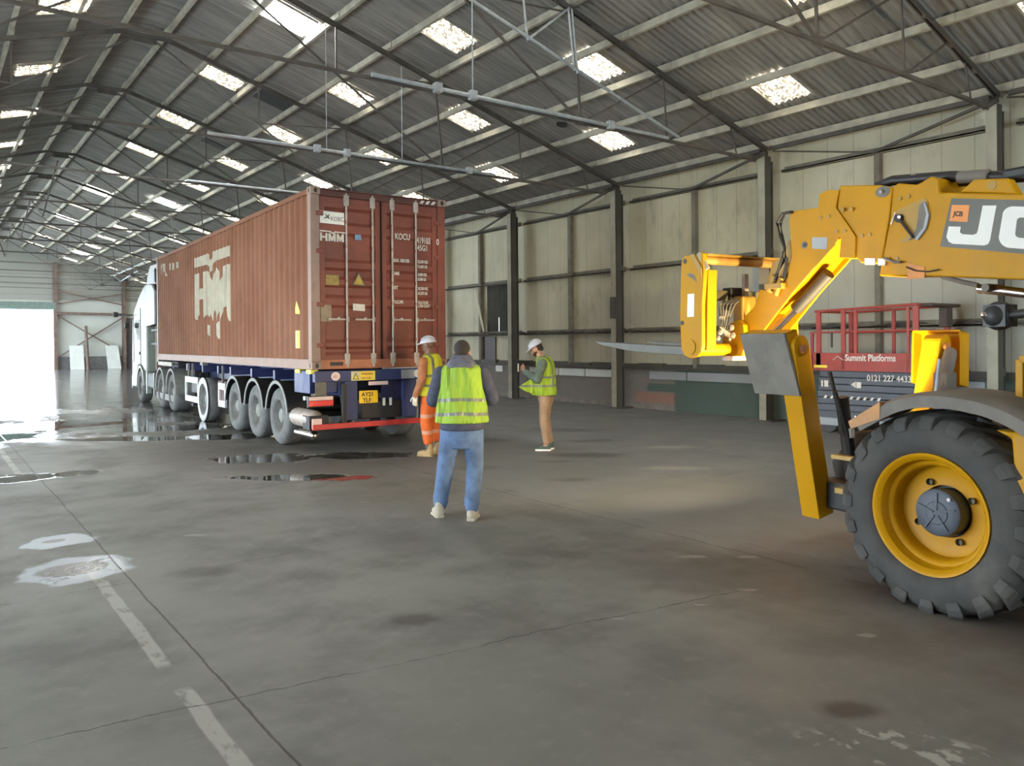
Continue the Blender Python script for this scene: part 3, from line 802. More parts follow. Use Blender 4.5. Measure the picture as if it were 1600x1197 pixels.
for z, a, b in ((3.12, 'MAX. GROSS', '32,500 KG'), (3.04, '', '71,650 LB'), (2.90, 'TARE', '3,800 KG'), (2.82, '', '8,380 LB'), (2.66, 'NET', '28,700 KG'), (2.58, '', '63,270 LB'), (2.42, 'CU.CAP.', '76.4 CU.M'), (2.36, '', '2,700 CU.FT')):
    if a: T_('weight_lettering', a, .075, 1.42, z, sx=.75)
    T_('weight_lettering', b, .068, 1.90, z, sx=.66)
def plate(n_, pts, m_, y=.044, par=cont, zo=ZC):
    return MB().prism([(a, b - zo) for a, b in pts], XZ, y, y + .006).build(n_, m_, par)
plate('name_sticker', [(.16, 3.87), (.57, 3.86), (.575, 3.665), (.16, 3.675)], M['logo_white'])
text('sticker_lettering', 'KOBC', .10, (.34, .042, 3.72 - ZC), RT, M['panel_grey'], cont, .8)
plate('sticker_emblem', [(.22, 3.74), (.27, 3.79), (.24, 3.83), (.29, 3.80), (.33, 3.83), (.31, 3.78), (.33, 3.74), (.28, 3.76)], M['panel_grey'], .041)
# HMM wordmark with its roof bar
plate('logo_bar', [(.155, 3.560), (.34, 3.555), (.375, 3.53), (.41, 3.555), (.585, 3.548), (.585, 3.530), (.42, 3.535), (.375, 3.505), (.33, 3.535), (.155, 3.540)], M['lettering'])
def glyphs(par, name, m_, x0, z0, h, wd, y, lets):
    """heavy block capitals drawn as strokes; lets: 'H' or 'M'"""
    for i, ch in enumerate(lets):
        x = x0 + i * wd * 1.12; t = wd * .27; mm = MB()
        for q in (x, x + wd - t): mm.box(q, q + t, y, y + .006, z0, z0 + h)
        if ch == 'H': mm.box(x, x + wd, y, y + .006, z0 + h * .38, z0 + h * .62)
        else: mm.prism([(x, z0 + h), (x + t, z0 + h), (x + wd / 2, z0 + h * .5), (x + wd - t, z0 + h), (x + wd, z0 + h), (x + wd / 2 + t * .3, z0 + h * .05), (x + wd / 2 - t * .3, z0 + h * .05)], XZ, y, y + .006)
        mm.build(name, m_, par)
glyphs(cont, 'logo_lettering', M['lettering'], .16, 3.39 - ZC, .13, .125, .043, 'HMM')
plate('blue_sticker', [(.76, 3.53), (.86, 3.53), (.87, 3.44), (.75, 3.44)], mat('pale_blue_sticker', (.16, .25, .38)))
plate('faded_sign', [(.25, 2.85), (.47, 2.85), (.47, 2.69), (.25, 2.69)], mat('faded_ochre_sign', (.30, .22, .06), .6, 0, .3, 20))
plate('warning_triangle', [(.70, 2.70), (.93, 2.69), (.815, 2.92)], M['panel_grey'], .044); plate('warning_triangle', [(.725, 2.715), (.905, 2.71), (.815, 2.885)], mat('ochre_warning', (.50, .36, .06)), .042)
plate('data_plate', [(.155, 2.38), (.34, 2.37), (.345, 2.10), (.16, 2.11)], mat('dull_data_plate', (.22, .17, .12), .4, .3)); plate('white_label', [(.71, 2.40), (.92, 2.39), (.92, 2.28), (.71, 2.29)], M['lettering'])
# side logo, following the corrugations
def conform(name, polys, m_):
    for pl in polys:
        bm = bmesh.new(); vs = [bm.verts.new((0, t, z - ZC)) for t, z in pl]; bm.faces.new(vs)
        ts = [p[0] for p in pl]
        for b in brk:
            if min(ts) < b < max(ts):
                bmesh.ops.bisect_plane(bm, geom=bm.verts[:] + bm.edges[:] + bm.faces[:], plane_co=(0, b, 0), plane_no=(0, 1, 0))
        for v_ in bm.verts: v_.co.x = .012 + cdep(v_.co.y) - .003
        me = bpy.data.meshes.new(name); bm.to_mesh(me); bm.free(); me.materials.append(m_)
        o = bpy.data.objects.new(name, me); col.objects.link(o); o.parent = cont
tt = lambda u: 7.76 - u      # u runs left to right as read
bar = [(0, 3.80), (1.25, 3.80), (1.5, 3.63), (1.75, 3.80), (3.06, 3.80), (3.06, 3.58), (1.85, 3.58), (1.5, 3.36), (1.2, 3.56), (0, 3.58)]
L1 = [(0, 3.42), (.42, 3.42), (.42, 3.05), (.72, 3.05), (.72, 3.42), (1.12, 3.42), (1.12, 2.50), (.9, 2.36), (.72, 2.48), (.72, 2.80), (.42, 2.80), (.42, 2.44), (.15, 2.33), (0, 2.42)]
L2 = [(1.18, 3.42), (1.42, 3.34), (1.62, 3.10), (1.82, 3.36), (2.05, 3.42), (2.30, 3.10), (2.55, 3.40), (2.66, 3.42), (2.68, 2.56), (2.40, 2.46), (2.25, 2.18), (2.12, 2.48), (1.95, 2.22), (1.80, 2.52), (1.64, 2.06), (1.50, 2.44), (1.36, 2.30), (1.20, 2.44)]
L3 = [(2.70, 3.42), (3.06, 3.42), (3.06, 2.22), (2.92, 2.24), (2.74, 2.6)]
L4 = [(1.95, 2.18), (2.12, 2.26), (2.22, 2.0), (2.10, 1.86), (1.98, 1.98)]
L5 = [(1.22, 2.20), (1.34, 2.16), (1.30, 1.92), (1.20, 2.0)]
conform('side_logo', [[(tt(u), z) for u, z in p] for p in (bar, L1, L2, L3, L4, L5)], M['logo_cream'])
conform('side_serial', [[(11.75 - u, z) for u, z in p] for p in ([(0, 3.62), (.10, 3.82), (.18, 3.98), (.26, 3.98), (.12, 3.60)], [(.32, 3.98), (.72, 3.98), (.66, 3.88), (.84, 3.62), (.66, 3.62), (.5, 3.78), (.36, 3.62)], [(1.1, 3.92), (1.35, 3.92), (1.35, 3.74), (1.1, 3.74)], [(1.6, 3.9), (1.8, 3.9), (1.8, 3.72), (1.6, 3.72)], [(2.05, 3.88), (2.2, 3.88), (2.2, 3.72), (2.05, 3.72)])], M['logo_cream'])
conform('yellow_mark', [[(.66, 1.97 + ZC * 0), (.84, 1.97), (.84, 1.68), (.66, 1.68)], [(.66, 2.30), (.72, 2.46), (.84, 2.26), (.66, 2.24)]], M['sign_yellow'])

# ================================================================== TRAILER
tr = thing('semi_trailer', 'blue container trailer with three dusty axles standing behind the white cab', 'trailer', CO, CROT)
def truck_wheel(name, t, parent, side=0, rad=.50, wd=.36, m_t=None):
    """side 0: left (outer face at x ~ 0); 1: right"""
    x0 = -.02 if side == 0 else CW + .02; sg = 1 if side == 0 else -1
    fn = lambda c, s_, h: (x0 + sg * h, t + c, rad + s_)
    prof = [(.27, .03), (.30, .0), (.38, -.005), (.46, .012), (rad - .008, .05), (rad, .09), (rad, wd - .09), (rad - .02, wd - .03), (.40, wd), (.27, wd - .03)]
    m = MB(); m.lathe(prof, fn, 40, close=True); o = m.build(name, m_t or M['truck_rubber'], parent, smooth=True)
    m = MB(); m.lathe([(.275, .03), (.262, .05), (.255, .12), (.235, .15), (.16, .13), (.13, .12), (.12, .06), (.085, .045), (0, .045)], fn, 32)
    for k in range(10):
        a = 2 * PI * k / 10; m.ball(fn(.19 * math.cos(a), .19 * math.sin(a), .125), .016, 6)
    m.build('rim', M['dirty_rim'], o, smooth=True)
    return o
M['dirty_rim'] = mat('dusty_steel_rim', (.20, .20, .18), .6, .1, .2, 9, dirt=(.3, .3, .26), dirtamt=.5)
for t in (1.63, 2.96, 4.33):
    for s_ in (0, 1): truck_wheel('wheel', t, tr, s_)
    MB().tube([(.1, t, .5), (CW - .1, t, .5)], .07, 10).build('axle', M['black_steel'], tr, smooth=True)
    m = MB()    # half-round mudguard
    m.lathe([(.565, -.05), (.59, -.05), (.59, .40), (.565, .40)], lambda c, s_, h: (h, t + c, .52 + s_), 22, close=True, a0=R(8), a1=R(172)); m.build('mudguard', M['black'], tr)
    m = MB(); m.lathe([(.54, -.06), (.60, -.06), (.60, -.045), (.54, -.045)], lambda c, s_, h: (h, t + c, .52 + s_), 22, close=True, a0=R(6), a1=R(174)); m.build('mudguard_lip', M['dirty_rim'], tr)
for x in (.78, 1.62):
    m = MB(); m.box(x, x + .02, .17, 9.5, .88, 1.28); m.box(x, x + .02, 9.5, 9.98, 1.06, 1.28); m.box(x - .06, x + .08, .17, 9.98, 1.265, 1.29); m.box(x - .06, x + .08, .17, 9.5, .87, .89); m.build('chassis_beam', M['blue'], tr)
m = MB()
for t in (.9, 2.3, 3.7, 5.2, 6.2, 7.6, 9.2, 10.8): m.box(.15, CW - .15, t, t + .10, 1.10, 1.27)
m.build('crossmember', M['blue'], tr)
m = MB(); m.box(.05, CW - .05, .02, .16, 1.135, 1.315); m.build('rear_crossmember', M['blue'], tr, bevel=.01)
m = MB(); m.box(0.02, .50, .18, .9, .95, 1.315); m.build('rear_side_gusset', M['blue'], tr, bevel=.01)
for t in (.06, .58, 12.0, 7.0): MB().box(-.005, .12, t, t + .22, 1.27, 1.338).build('twistlock', M['sign_yellow'] if t < 1 else M['dirty_rim'], tr, bevel=.01)
m = MB(); m.box(.56, .78, .05, .14, .50, 1.14); m.build('rear_frame_leg', M['blue'], tr, bevel=.01); m = MB(); m.box(1.60, 1.86, .05, .14, .50, 1.14); m.build('rear_frame_leg', M['blue'], tr, bevel=.01)
m = MB(); m.box(1.25, 1.85, .14, .18, .62, 1.14); m.build('rear_plate', mat('dark_blue_plate', (.028, .028, .10), .5, 0, .2, 4), tr)
m = MB(); m.box(.86, 1.60, .10, .6, .50, .80); m.build('suspension_box', M['black_steel'], tr, bevel=.02)
m = MB(); m.box(-.02, 2.46, -.06, -.02, .39, .475); m.build('underrun_bar', M['red'], tr, bevel=.006)
for x in (.5, 1.9): MB().box(x, x + .06, -.02, .06, .40, 1.1).build('bar_bracket', M['black_steel'], tr)
for s_ in (0, 1):
    x0 = -.08 if s_ == 0 else 2.08
    lb = MB().box(x0, x0 + .42, -.02, .05, .745, .925).build('light_cluster', M['black'], tr, bevel=.008)
    MB().box(x0 + .01, x0 + .41, -.035, -.02, .765, .85).build('red_lens', M['red_lens'], lb, bevel=.006)
    MB().box(x0 + .01, x0 + .41, -.033, -.02, .855, .915).build('pale_lens', M['pinkwhite'], lb, bevel=.006)
    MB().box(x0 + .12, x0 + .30, -.01, .0, .925, 1.14).build('light_bracket', M['dirty_steel'], lb)
MB().box(-.02, .30, .1, .4, .38, .60).build('rubber_flap_bracket', M['black_steel'], tr)
MB().box(.0, .16, .03, .05, .40, .56).build('reflector', M['pinkwhite'], tr)
lp = MB().box(.79, 1.12, .005, .02, .77, .975).build('number_plate', M['plate_yellow'], tr, bevel=.004)
text('plate_lettering', 'AY21', .095, (.83, .003, .882), RT, M['black_text'], lp, .98, .002); text('plate_lettering', 'TLF', .095, (.85, .003, .785), RT, M['black_text'], lp, 1., .002)
ws = MB().box(.655, 1.075, .008, .02, 1.145, 1.295).build('warning_sign', M['sign_yellow'], tr); MB().box(.66, .80, .004, .008, 1.15, 1.29).build('sign_panel', mat('pale_sign_panel', (.62, .56, .35)), ws)
MB().prism([(.675, 1.165), (.785, 1.165), (.73, 1.27)], XZ, .001, .004).build('sign_triangle', M['black_text'], ws); MB().prism([(.69, 1.173), (.77, 1.173), (.73, 1.25)], XZ, -.001, .001).build('sign_triangle_fill', M['sign_yellow'], ws)
text('sign_lettering', 'WARNING', .05, (.83, .004, 1.235), RT, M['red'], ws, .85); text('sign_lettering', 'KEEP CLEAR', .038, (.83, .004, 1.17), RT, M['red'], ws, .85)
MB().prism([(.39 + .075 * math.cos(2 * PI * i / 20), 1.225 + .07 * math.sin(2 * PI * i / 20)) for i in range(20)], XZ, .010, .02).build('round_sticker', M['pinkwhite'], tr)
text('sticker_lettering', '60', .07, (.345, .007, 1.20), RT, mat('faint_pink_lettering', (.55, .3, .28)), tr, .9)
MB().box(.97, 1.32, .035, .05, 1.06, 1.12).build('white_strip', M['pinkwhite'], tr); MB().box(1.56, 1.80, .008, .02, 1.15, 1.30).build('pale_sticker', M['cab_grey'], tr)
MB().prism([(1.86 + .07 * math.cos(2 * PI * i / 20), 1.23 + .07 * math.sin(2 * PI * i / 20)) for i in range(20)], XZ, .006, .02).build('round_sticker', M['white'], tr)
for x in (1.22, 1.34): MB().box(x, x + .05, .03, .05, .71, .84).build('coupling', M['white'], tr, bevel=.01)
for z, r_ in ((.53, .15), (.27, .075)):
    MB().cap((.12, .28, z), (.12, 1.0, z), r_, r_, 16).build('air_tank', M['rod'] if r_ > .1 else M['chrome'], tr, smooth=True)
MB().box(.0, .05, .35, .43, .84, .90).build('marker_light', M['white'], tr)
# side frames, spare wheel, landing legs, boxes
def side_frame(t0, t1, z0, z1):
    m = MB(); x0, x1 = -.03, .02
    m.box(x0, x1, t0, t1, z1 - .14, z1); m.box(x0, x1, t0, t1, z0, z0 + .14); m.box(x0, x1, t0, t0 + .06, z0, z1); m.box(x0, x1, t1 - .06, t1, z0, z1)
    return m.build('side_guard', M['white'], tr, bevel=.01)
side_frame(7.35, 8.65, .38, .98); side_frame(5.0, 5.55, .42, .93)
sw = truck_wheel('spare_wheel', 6.83, tr, 0, .50, .3); 
MB().lathe([(.36, -.02), (.44, -.035), (.50, -.02), (.44, .0)], lambda c, s_, h: (-.02 + h, 6.83 + c, .5 + s_), 30, close=True).build('tyre_wall', M['cab_grey'], sw, smooth=True)
for t in (5.3, 8.0, 8.4): MB().box(.0, .04, t, t + .05, .9, 1.3).build('guard_hanger', M['dirty_steel'], tr)
for x in (.35, 2.0): 
    m = MB(); m.box(x, x + .12, 9.3, 9.42, .25, 1.2); m.box(x - .06, x + .18, 9.22, 9.5, .18, .25); m.build('landing_leg', M['black_steel'], tr)
MB().box(.15, .7, 5.6, 6.3, .45, .95).build('tool_box', mat('maroon_box', (.10, .03, .03)), tr, bevel=.02)
MB().box(.2, 1.0, 7.2, 9.0, .55, .9).build('pallet_locker', M['black_steel'], tr, bevel=.02)
MB().box(.1, CW - .1, 10.0, 12.1, 1.15, 1.30).build('gooseneck', M['black_steel'], tr, bevel=.02)
MB().box(-.03, .0, 10.2, 11.9, 1.19, 1.29).build('marker_board', mat('dusty_pale_board', (.45, .42, .34)), tr)

# ================================================================== TRACTOR UNIT
tu = thing('truck_cab_unit', 'white sleeper-cab lorry unit in front of the red-brown container', 'lorry', CO, CROT)
m = MB(); side = [(13.75, .92), (13.70, 3.56), (14.1, 3.54), (15.0, 3.22), (15.75, 2.85), (16.02, 2.55), (16.15, 1.45), (16.18, .42), (15.45, .42), (15.42, .85), (15.15, 1.12), (14.55, 1.15), (14.1, 1.0)]
m.prism(side, YZ, -.02, CW + .02); m.build('cab_shell', M['cab_white'], tu, bevel=.05)
MB().box(-.025, -.018, 14.75, 15.7, 1.9, 2.55).build('side_window', M['glass'], tu, bevel=.01)
MB().prism([(15.98, 1.8), (16.06, 1.8), (16.02, 2.5), (15.80, 2.8), (15.72, 2.78)], YZ, .08, CW - .08).build('windscreen', M['glass'], tu)
m = MB(); m.beam((-.028, 14.6, 1.0), (-.028, 14.6, 2.9), .015, .015); m.beam((-.028, 15.8, 1.2), (-.028, 15.8, 2.7), .015, .015); m.build('door_seam', M['panel_grey'], tu)
MB().box(-.05, -.02, 14.7, 14.85, 1.45, 1.55).build('door_handle', M['black'], tu, bevel=.01)
MB().prism([(12.45, 2.35), (13.72, 2.30), (13.72, 3.56), (12.75, 3.50), (12.45, 3.3)], YZ, -.02, .05).build('side_fairing', M['cab_grey'], tu, bevel=.02)
MB().prism([(12.35, 3.50), (13.75, 3.56), (14.1, 3.54), (13.9, 3.85), (13.5, 4.12), (12.35, 4.10)], YZ, .06, CW - .06).build('roof_deflector', M['cab_grey'], tu, bevel=.04)
MB().cap((.1, 12.6, 3.62), (.1, 12.6, 3.9), .09, .09).build('roof_horn', M['black'], tu, smooth=True)
for z in (1.75, 2.15): MB().box(.1, .5, 12.35, 13.6, z, z + .07).build('hose_bracket', M['black_steel'], tu)
MB().box(.2, 2.2, 13.3, 13.7, 1.0, 3.3).build('cab_rear_wall', mat('brown_cab_rear', (.20, .14, .11)), tu)  # brown block filling the gap behind the cab
MB().beam((-.02, 16.0, 2.72), (-.48, 16.25, 2.75), .05, .05).build('mirror_arm', M['black'], tu)
mr = MB().box(-.56, -.40, 16.18, 16.26, 2.66, 2.82).build('mirror', M['black'], tu, bevel=.04); MB().box(-.24, -.10, 16.12, 16.2, 2.3, 2.48).build('mirror', M['black'], tu, bevel=.03)
for t in (10.23, 11.62): 
    for s_ in (0, 1): truck_wheel('wheel', t, tu, s_, .5, .5)
    m = MB(); m.lathe([(.55, -.05), (.61, -.05), (.61, .5), (.55, .5)], lambda c, s_, h: (h, t + c, .52 + s_), 20, close=True, a0=R(-5), a1=R(185)); m.build('mudguard', M['dirty_rim'], tu)
for s_ in (0, 1): truck_wheel('wheel', 14.75, tu, s_, .5, .32)
m = MB(); m.lathe([(.53, -.03), (.60, -.03), (.60, .3), (.53, .3)], lambda c, s_, h: (h, 14.75 + c, .52 + s_), 20, close=True, a0=R(0), a1=R(180)); m.build('wheel_arch', M['cab_white'], tu)
MB().box(-.01, .6, 12.45, 13.9, .45, .95).build('fuel_tank', M['black_steel'], tu, bevel=.08); MB().box(-.03, .1, 12.5, 12.62, .3, .95).build('tank_strap', M['dirty_rim'], tu); MB().box(-.03, .1, 13.6, 13.7, .3, .95).build('tank_strap', M['cab_white'], tu)
for x in (.75, 1.55): MB().box(x, x + .1, 9.6, 16.0, .75, 1.0).build('chassis_rail', M['black_steel'], tu)
MB().box(.0, .3, 10.0, 12.3, .25, .42).build('catwalk', M['dirty_rim'], tu)
MB().box(-.02, CW + .02, 16.16, 16.24, .35, .8).build('bumper', M['cab_white'], tu, bevel=.03)

# ================================================================== TELEHANDLER
# local axes: +x forward, +y to its left, z up, origin under the middle of the front axle
MO_, MROT = Vector((6.27, 2.35, 0)), R(83.31)
th = thing('telehandler', 'yellow telescopic handler with raised forks and a large dusty front wheel', 'telehandler', MO_, MROT)
def tele_wheel(cx, side, par, steer=0.):
    """side +1 left, -1 right"""
    rad, wd, yo, cz = .665, .46, 1.15, .625
    fn = lambda c, s_, h: (cx - c * side, side * (yo - h), cz + s_)
    prof = [(.385, .05), (.41, .02), (.46, .0), (.52, .005), (.57, .02), (.612, .05), (.636, .10), (.642, wd / 2), (.636, wd - .10), (.612, wd - .05), (.57, wd - .02), (.46, wd), (.385, wd - .05)]
    m = MB(); m.lathe(prof, fn, 64, close=True); ty = m.build('tyre', M['rubber'], par, smooth=True)
    nl = 20
    for half in (0, 1):      # chevron lugs, each bending down over its shoulder
        for k in range(nl):
            a0 = 2 * PI * (k + .5 * half) / nl; m = MB(); secs = []
            # (across h, angle offset, inner radius, outer radius)
            path = [(.235, .24, .63, rad + .004), (.14, .15, .63, rad + .002), (.06, .06, .605, rad - .012), (.022, .015, .575, .632), (.004, 0, .54, .592)]
            v = []
            for h, da, r0, r1 in path:
                hh = h if half == 0 else wd - h
                wdt = .052 / rad
                for aa in (a0 - da - wdt, a0 - da + wdt):
                    for rr_ in (r0, r1): v.append(fn(rr_ * math.cos(aa), rr_ * math.sin(aa), hh))
            f = []
            for i in range(len(path) - 1):
                b = 4 * i; f += [(b, b + 1, b + 5, b + 4), (b + 1, b + 3, b + 7, b + 5), (b + 3, b + 2, b + 6, b + 7), (b + 2, b, b + 4, b + 6)]
            f += [(0, 2, 3, 1), (4 * len(path) - 4, 4 * len(path) - 3, 4 * len(path) - 1, 4 * len(path) - 2)]
            m.add(v, f); m.build('tread_lug', M['rubber'], ty, bevel=.008)
    m = MB(); prof = [(.375, .06), (.395, .035), (.392, .022), (.378, .024), (.362, .04), (.350, .052), (.345, .10), (.335, .115), (.318, .12), (.305, .135), (.298, .17), (.292, .215), (.27, .225), (.20, .228), (.17, .228), (.165, .27)]
    m.lathe(prof, fn, 64); rm = m.build('rim', M['yellow'], ty, smooth=True)
    m = MB(); m.lathe([(.30, .25), (.17, .262), (.165, .28), (.0, .28)], fn, 40); m.build('rim_back', M['black'], rm, smooth=True)
    m = MB()
    for k in range(4):
        a = 2 * PI * k / 4 + .5; m.lathe([(.022, .2), (.022, .224), (0, .224)], lambda c, s_, h, a=a: fn(.205 * math.cos(a) + c, .205 * math.sin(a) + s_, h), 12)
    m.build('wheel_bolt', M['dirty_steel'], rm, smooth=True)
    m = MB(); m.lathe([(.15, .26), (.155, .16), (.150, .135), (.135, .125), (.075, .125), (.07, .12), (0, .12)], fn, 36); hb = m.build('hub', M['hub'], ty, smooth=True)
    m = MB()
    for k in range(5):
        a = 2 * PI * k / 5 + .3; m.beam(fn(.02 * math.cos(a), .02 * math.sin(a), .118), fn(.13 * math.cos(a), .13 * math.sin(a), .122), .012, .01)
    m.build('hub_rib', M['hub'], hb)
    m = MB(); m.lathe([(.012, .118), (.012, .112), (0, .112)], lambda c, s_, h: fn(.085 + c, .10 + s_, h), 10); m.build('hub_plug', M['chrome'], hb, smooth=True)
    return ty
for cx in (0, -3.1):
    for sd in (1, -1): tele_wheel(cx, sd, th)
    MB().tube([(cx, -.75, .625), (cx, .75, .625)], .10, 14).build('axle', M['black_steel'], th, smooth=True)
# mudguards
def fender(cx, sd, name='mudguard'):
    m = MB(); key = [(.48, 1.185), (.25, 1.315), (.08, 1.375), (-.10, 1.395), (-.34, 1.375), (-.52, 1.325), (-.68, 1.24), (-.82, 1.10)]
    pts = []
    for i in range(24):
        u = i / 24 * (len(key) - 1); j = int(u); t = u - j
        p0, p1, p2, p3 = key[max(j - 1, 0)], key[j], key[j + 1], key[min(j + 2, len(key) - 1)]
        pts.append(tuple((c0 if q == 0 else 0) + .5 * (2 * p1[q] + (p2[q] - p0[q]) * t + (2 * p0[q] - 5 * p1[q] + 4 * p2[q] - p3[q]) * t * t + (3 * p1[q] - p0[q] - 3 * p2[q] + p3[q]) * t ** 3) for q, c0 in ((0, cx), (1, 0))))
    pts.append((key[-1][0] + cx, key[-1][1]))
    v = []; f = []
    for x, z in pts:
        n_ = Vector((x - cx, z - .6)).normalized()
        for y, dr in ((1.20, -.075), (1.20, 0), (1.14, .025), (.70, .03), (.70, .005), (1.12, 0.0), (1.18, -.02), (1.18, -.075)):
            v.append((x + n_[0] * dr, sd * y, z + n_[1] * dr))
    for i in range(24):
        for j in range(8):
            a, b = i * 8 + j, i * 8 + (j + 1) % 8; f.append((a, b, b + 8, a + 8))
    f.append(tuple(range(8))); f.append(tuple(24 * 8 + j for j in range(8)))
    m.add(v, f); o = m.build(name, M['fender'], th, smooth=True)
    # orange front tip
    m = MB(); x0, z0 = pts[0]; x1, z1 = pts[3]; m.prism([(x0 + .02, z0 - .05), (x1, z1 - .078), (x1 + .0, z1 + .034), (x0 + .04, z0 - .0)], XZ, sd * 1.10, sd * 1.206); m.build('front_tip', mat('dusty_orange_plastic', (.46, .22, .07)), o)
    return o
for cx in (0, -3.1):
    for sd in (1, -1): fender(cx, sd)
# chassis, cab and engine pod behind the wheel
MB().prism([(1.20, .42), (1.28, .75), (1.05, 1.02), (.2, 1.15), (-3.6, 1.15), (-3.9, .9), (-3.8, .5), (-.6, .42)], XZ, -.42, .42).build('chassis', M['black_steel'], th, bevel=.02)
MB().prism([(-.55, .45), (-.50, 1.16), (-.40, 1.205), (-2.35, 1.205), (-2.35, .45)], XZ, .55, 1.10).build('side_body', M['yellow'], th, bevel=.03)
m = MB()
for a, b in (((-.405, 1.205), (-.405, 1.62)), ((-.405, 1.62), (-.95, 1.62)), ((-.95, 1.62), (-.95, 1.2))): m.beam((a[0], .80, a[1]), (b[0], .80, b[1]), .05, .045)
m.build('step_frame', M['yellow'], th, bevel=.008)
cb = MB(); cb.prism([(-.75, 1.2), (-.95, 2.05), (-1.2, 2.45), (-2.25, 2.45), (-2.35, 1.2)], XZ, .30, 1.05); cbo = cb.build('cab_glass', M['glass'], th)
m = MB()
for y in (.30, 1.05):
    P_ = [(-.75, 1.2), (-.95, 2.05), (-1.2, 2.45), (-2.25, 2.45), (-2.35, 1.2)]
    for a, b in zip(P_, P_[1:]): m.beam((a[0], y, a[1]), (b[0], y, b[1]), .07, .07)
m.box(-2.3, -1.15, .26, 1.09, 2.44, 2.52); m.build('cab_frame', M['black'], th, bevel=.01)
MB().box(-2.6, -.75, -1.10, -.45, .60, 1.45).build('engine_cover', M['yellow'], th, bevel=.06)
# mirror on its arm ahead of the cab
m = MB(); m.ball((-.43, 1.08, 1.885), (.085, .10, .088), 18); m.box(-.50, -.37, 1.02, 1.15, 1.82, 1.95); mi = m.build('mirror', M['black'], th, smooth=True)
MB().tube([(-.47, 1.10, 1.885), (-.66, 1.10, 1.90), (-.95, 1.06, 1.95)], .028, 10).build('mirror_arm', M['black'], mi, smooth=True)
MB().ball((-.388, 1.165, 1.89), (.022, .022, .022), 12).build('mirror_shiny_spot', M['chrome'], mi, smooth=True)  # small chrome ball making the shiny spot on the mirror
MB().tube([(.02, 1.0, 1.36), (-.01, 1.0, 1.62)], .011, 8).build('marker_rod', M['galv'], th, smooth=True)
# ---- boom
bm_ = MB(); bm_.prism([(.90, 2.94), (.82, 2.98), (.67, 2.94), (.62, 2.955), (.55, 2.985), (.49, 2.955), (.48, 2.85), (-.12, 2.74), (-3.4, 2.12), (-3.55, 1.95), (-3.5, 1.45), (-3.1, 1.5), (-.12, 2.15), (.62, 2.235), (.99, 2.26), (.96, 2.42)], XZ, -.19, .19)
boom = bm_.build('boom', M['yellow'], th, bevel=.012)
def bpl(name, pts, m_, y0, y1, par=boom, bev=0., smooth=False): return MB().prism(pts, XZ, y0, y1).build(name, m_, par, bevel=bev, smooth=smooth)
SB = .187
S_ = lambda U, V: (.41 - U, 2.43 + V - SB * U)       # decal plane along the boom side
def bdecal(name, pts, m_, y): return bpl(name, [S_(*p) for p in pts], m_, .190, y)
pn = bdecal('decal_panel', [(-.07, .0), (1.42, -.01), (1.42, .365), (.02, .365)], M['panel_grey'], .1925)
bdecal('orange_badge', [(.025, .315), (.155, .318), (.140, .195), (.005, .195)], M['orange_decal'], .195)
text('badge_lettering', 'JCB', .05, (.41 - .035, .1967, 2.43 + .228), (R(90), R(-10.6) * -1, R(180)), M['black_text'], boom, .9, .001)
Jp = [(.25, .318), (.345, .322), (.30, .075), (.285, .045), (.255, .033), (.03, .028), (.0, .04), (-.018, .075), (0, .155), (.09, .158), (.083, .118), (.10, .104), (.18, .104), (.205, .115), (.215, .14)]
bdecal('badge_letter_j', Jp, M['logo_white'], .196)
def arcp(cx, cy, rx, ry, a, b, n=8): return [(cx + rx * math.cos(R(a + (b - a) * i / n)), cy + ry * math.sin(R(a + (b - a) * i / n))) for i in range(n + 1)]
Cp = [(.74, .32)] + arcp(.46, .25, .075, .07, 90, 180, 6) + arcp(.43, .10, .07, .07, 180, 270, 6) + [(.70, .03), (.70, .105)] + arcp(.50, .13, .03, .025, 270, 180, 4) + arcp(.51, .22, .03, .025, 180, 90, 4) + [(.74, .245)]
bdecal('badge_letter_c', Cp, M['logo_white'], .196)
bdecal('badge_letter_b', [(.80, .32), (1.12, .32), (1.17, .28), (1.16, .20), (1.12, .175), (1.15, .14), (1.14, .07), (1.09, .03), (.77, .03)], M['logo_white'], .196)
for p0_, p1_ in (((.88, .25), (1.08, .21)), ((.87, .135), (1.06, .095))): bdecal('letter_counter', [(p0_[0], p0_[1]), (p1_[0], p0_[1]), (p1_[0], p1_[1]), (p0_[0], p1_[1])], M['panel_grey'], .1965)
# middle collar and its folded plates
bpl('boom_collar', [(1.34, 3.05), (.97, 2.99), (.86, 2.95), (.885, 2.72), (.96, 2.36), (1.15, 2.38), (1.18, 2.42), (1.35, 2.44), (1.33, 2.61), (1.38, 2.76), (1.36, 2.95)], M['yellow'], -.20, .205, th, .01)
bpl('hinge_plate', [(1.54, 3.01), (1.45, 3.03), (1.34, 3.01), (1.37, 2.87), (1.18, 2.60), (1.19, 2.42), (1.34, 2.44), (1.32, 2.60), (1.38, 2.68), (1.46, 2.72), (1.55, 2.87)], M['yellow'], .205, .222, th, .004)
nosepts = [(1.54, 2.90), (1.68, 2.905), (1.86, 2.91), (1.89, 2.83), (1.86, 2.51), (1.94, 2.25), (2.1, 2.2), (2.24, 2.23), (2.31, 2.07), (2.54, 1.90), (2.50, 1.80), (2.36, 1.79), (2.21, 1.83), (1.84, 2.19), (1.63, 2.37), (1.39, 2.58), (1.33, 2.65), (1.30, 2.95), (1.45, 3.0)]
hd = bpl('boom_head', nosepts, M['yellow'], .165, .19, th, .005)
bpl('boom_head_side', nosepts, M['yellow'], -.19, -.165, hd, .005)
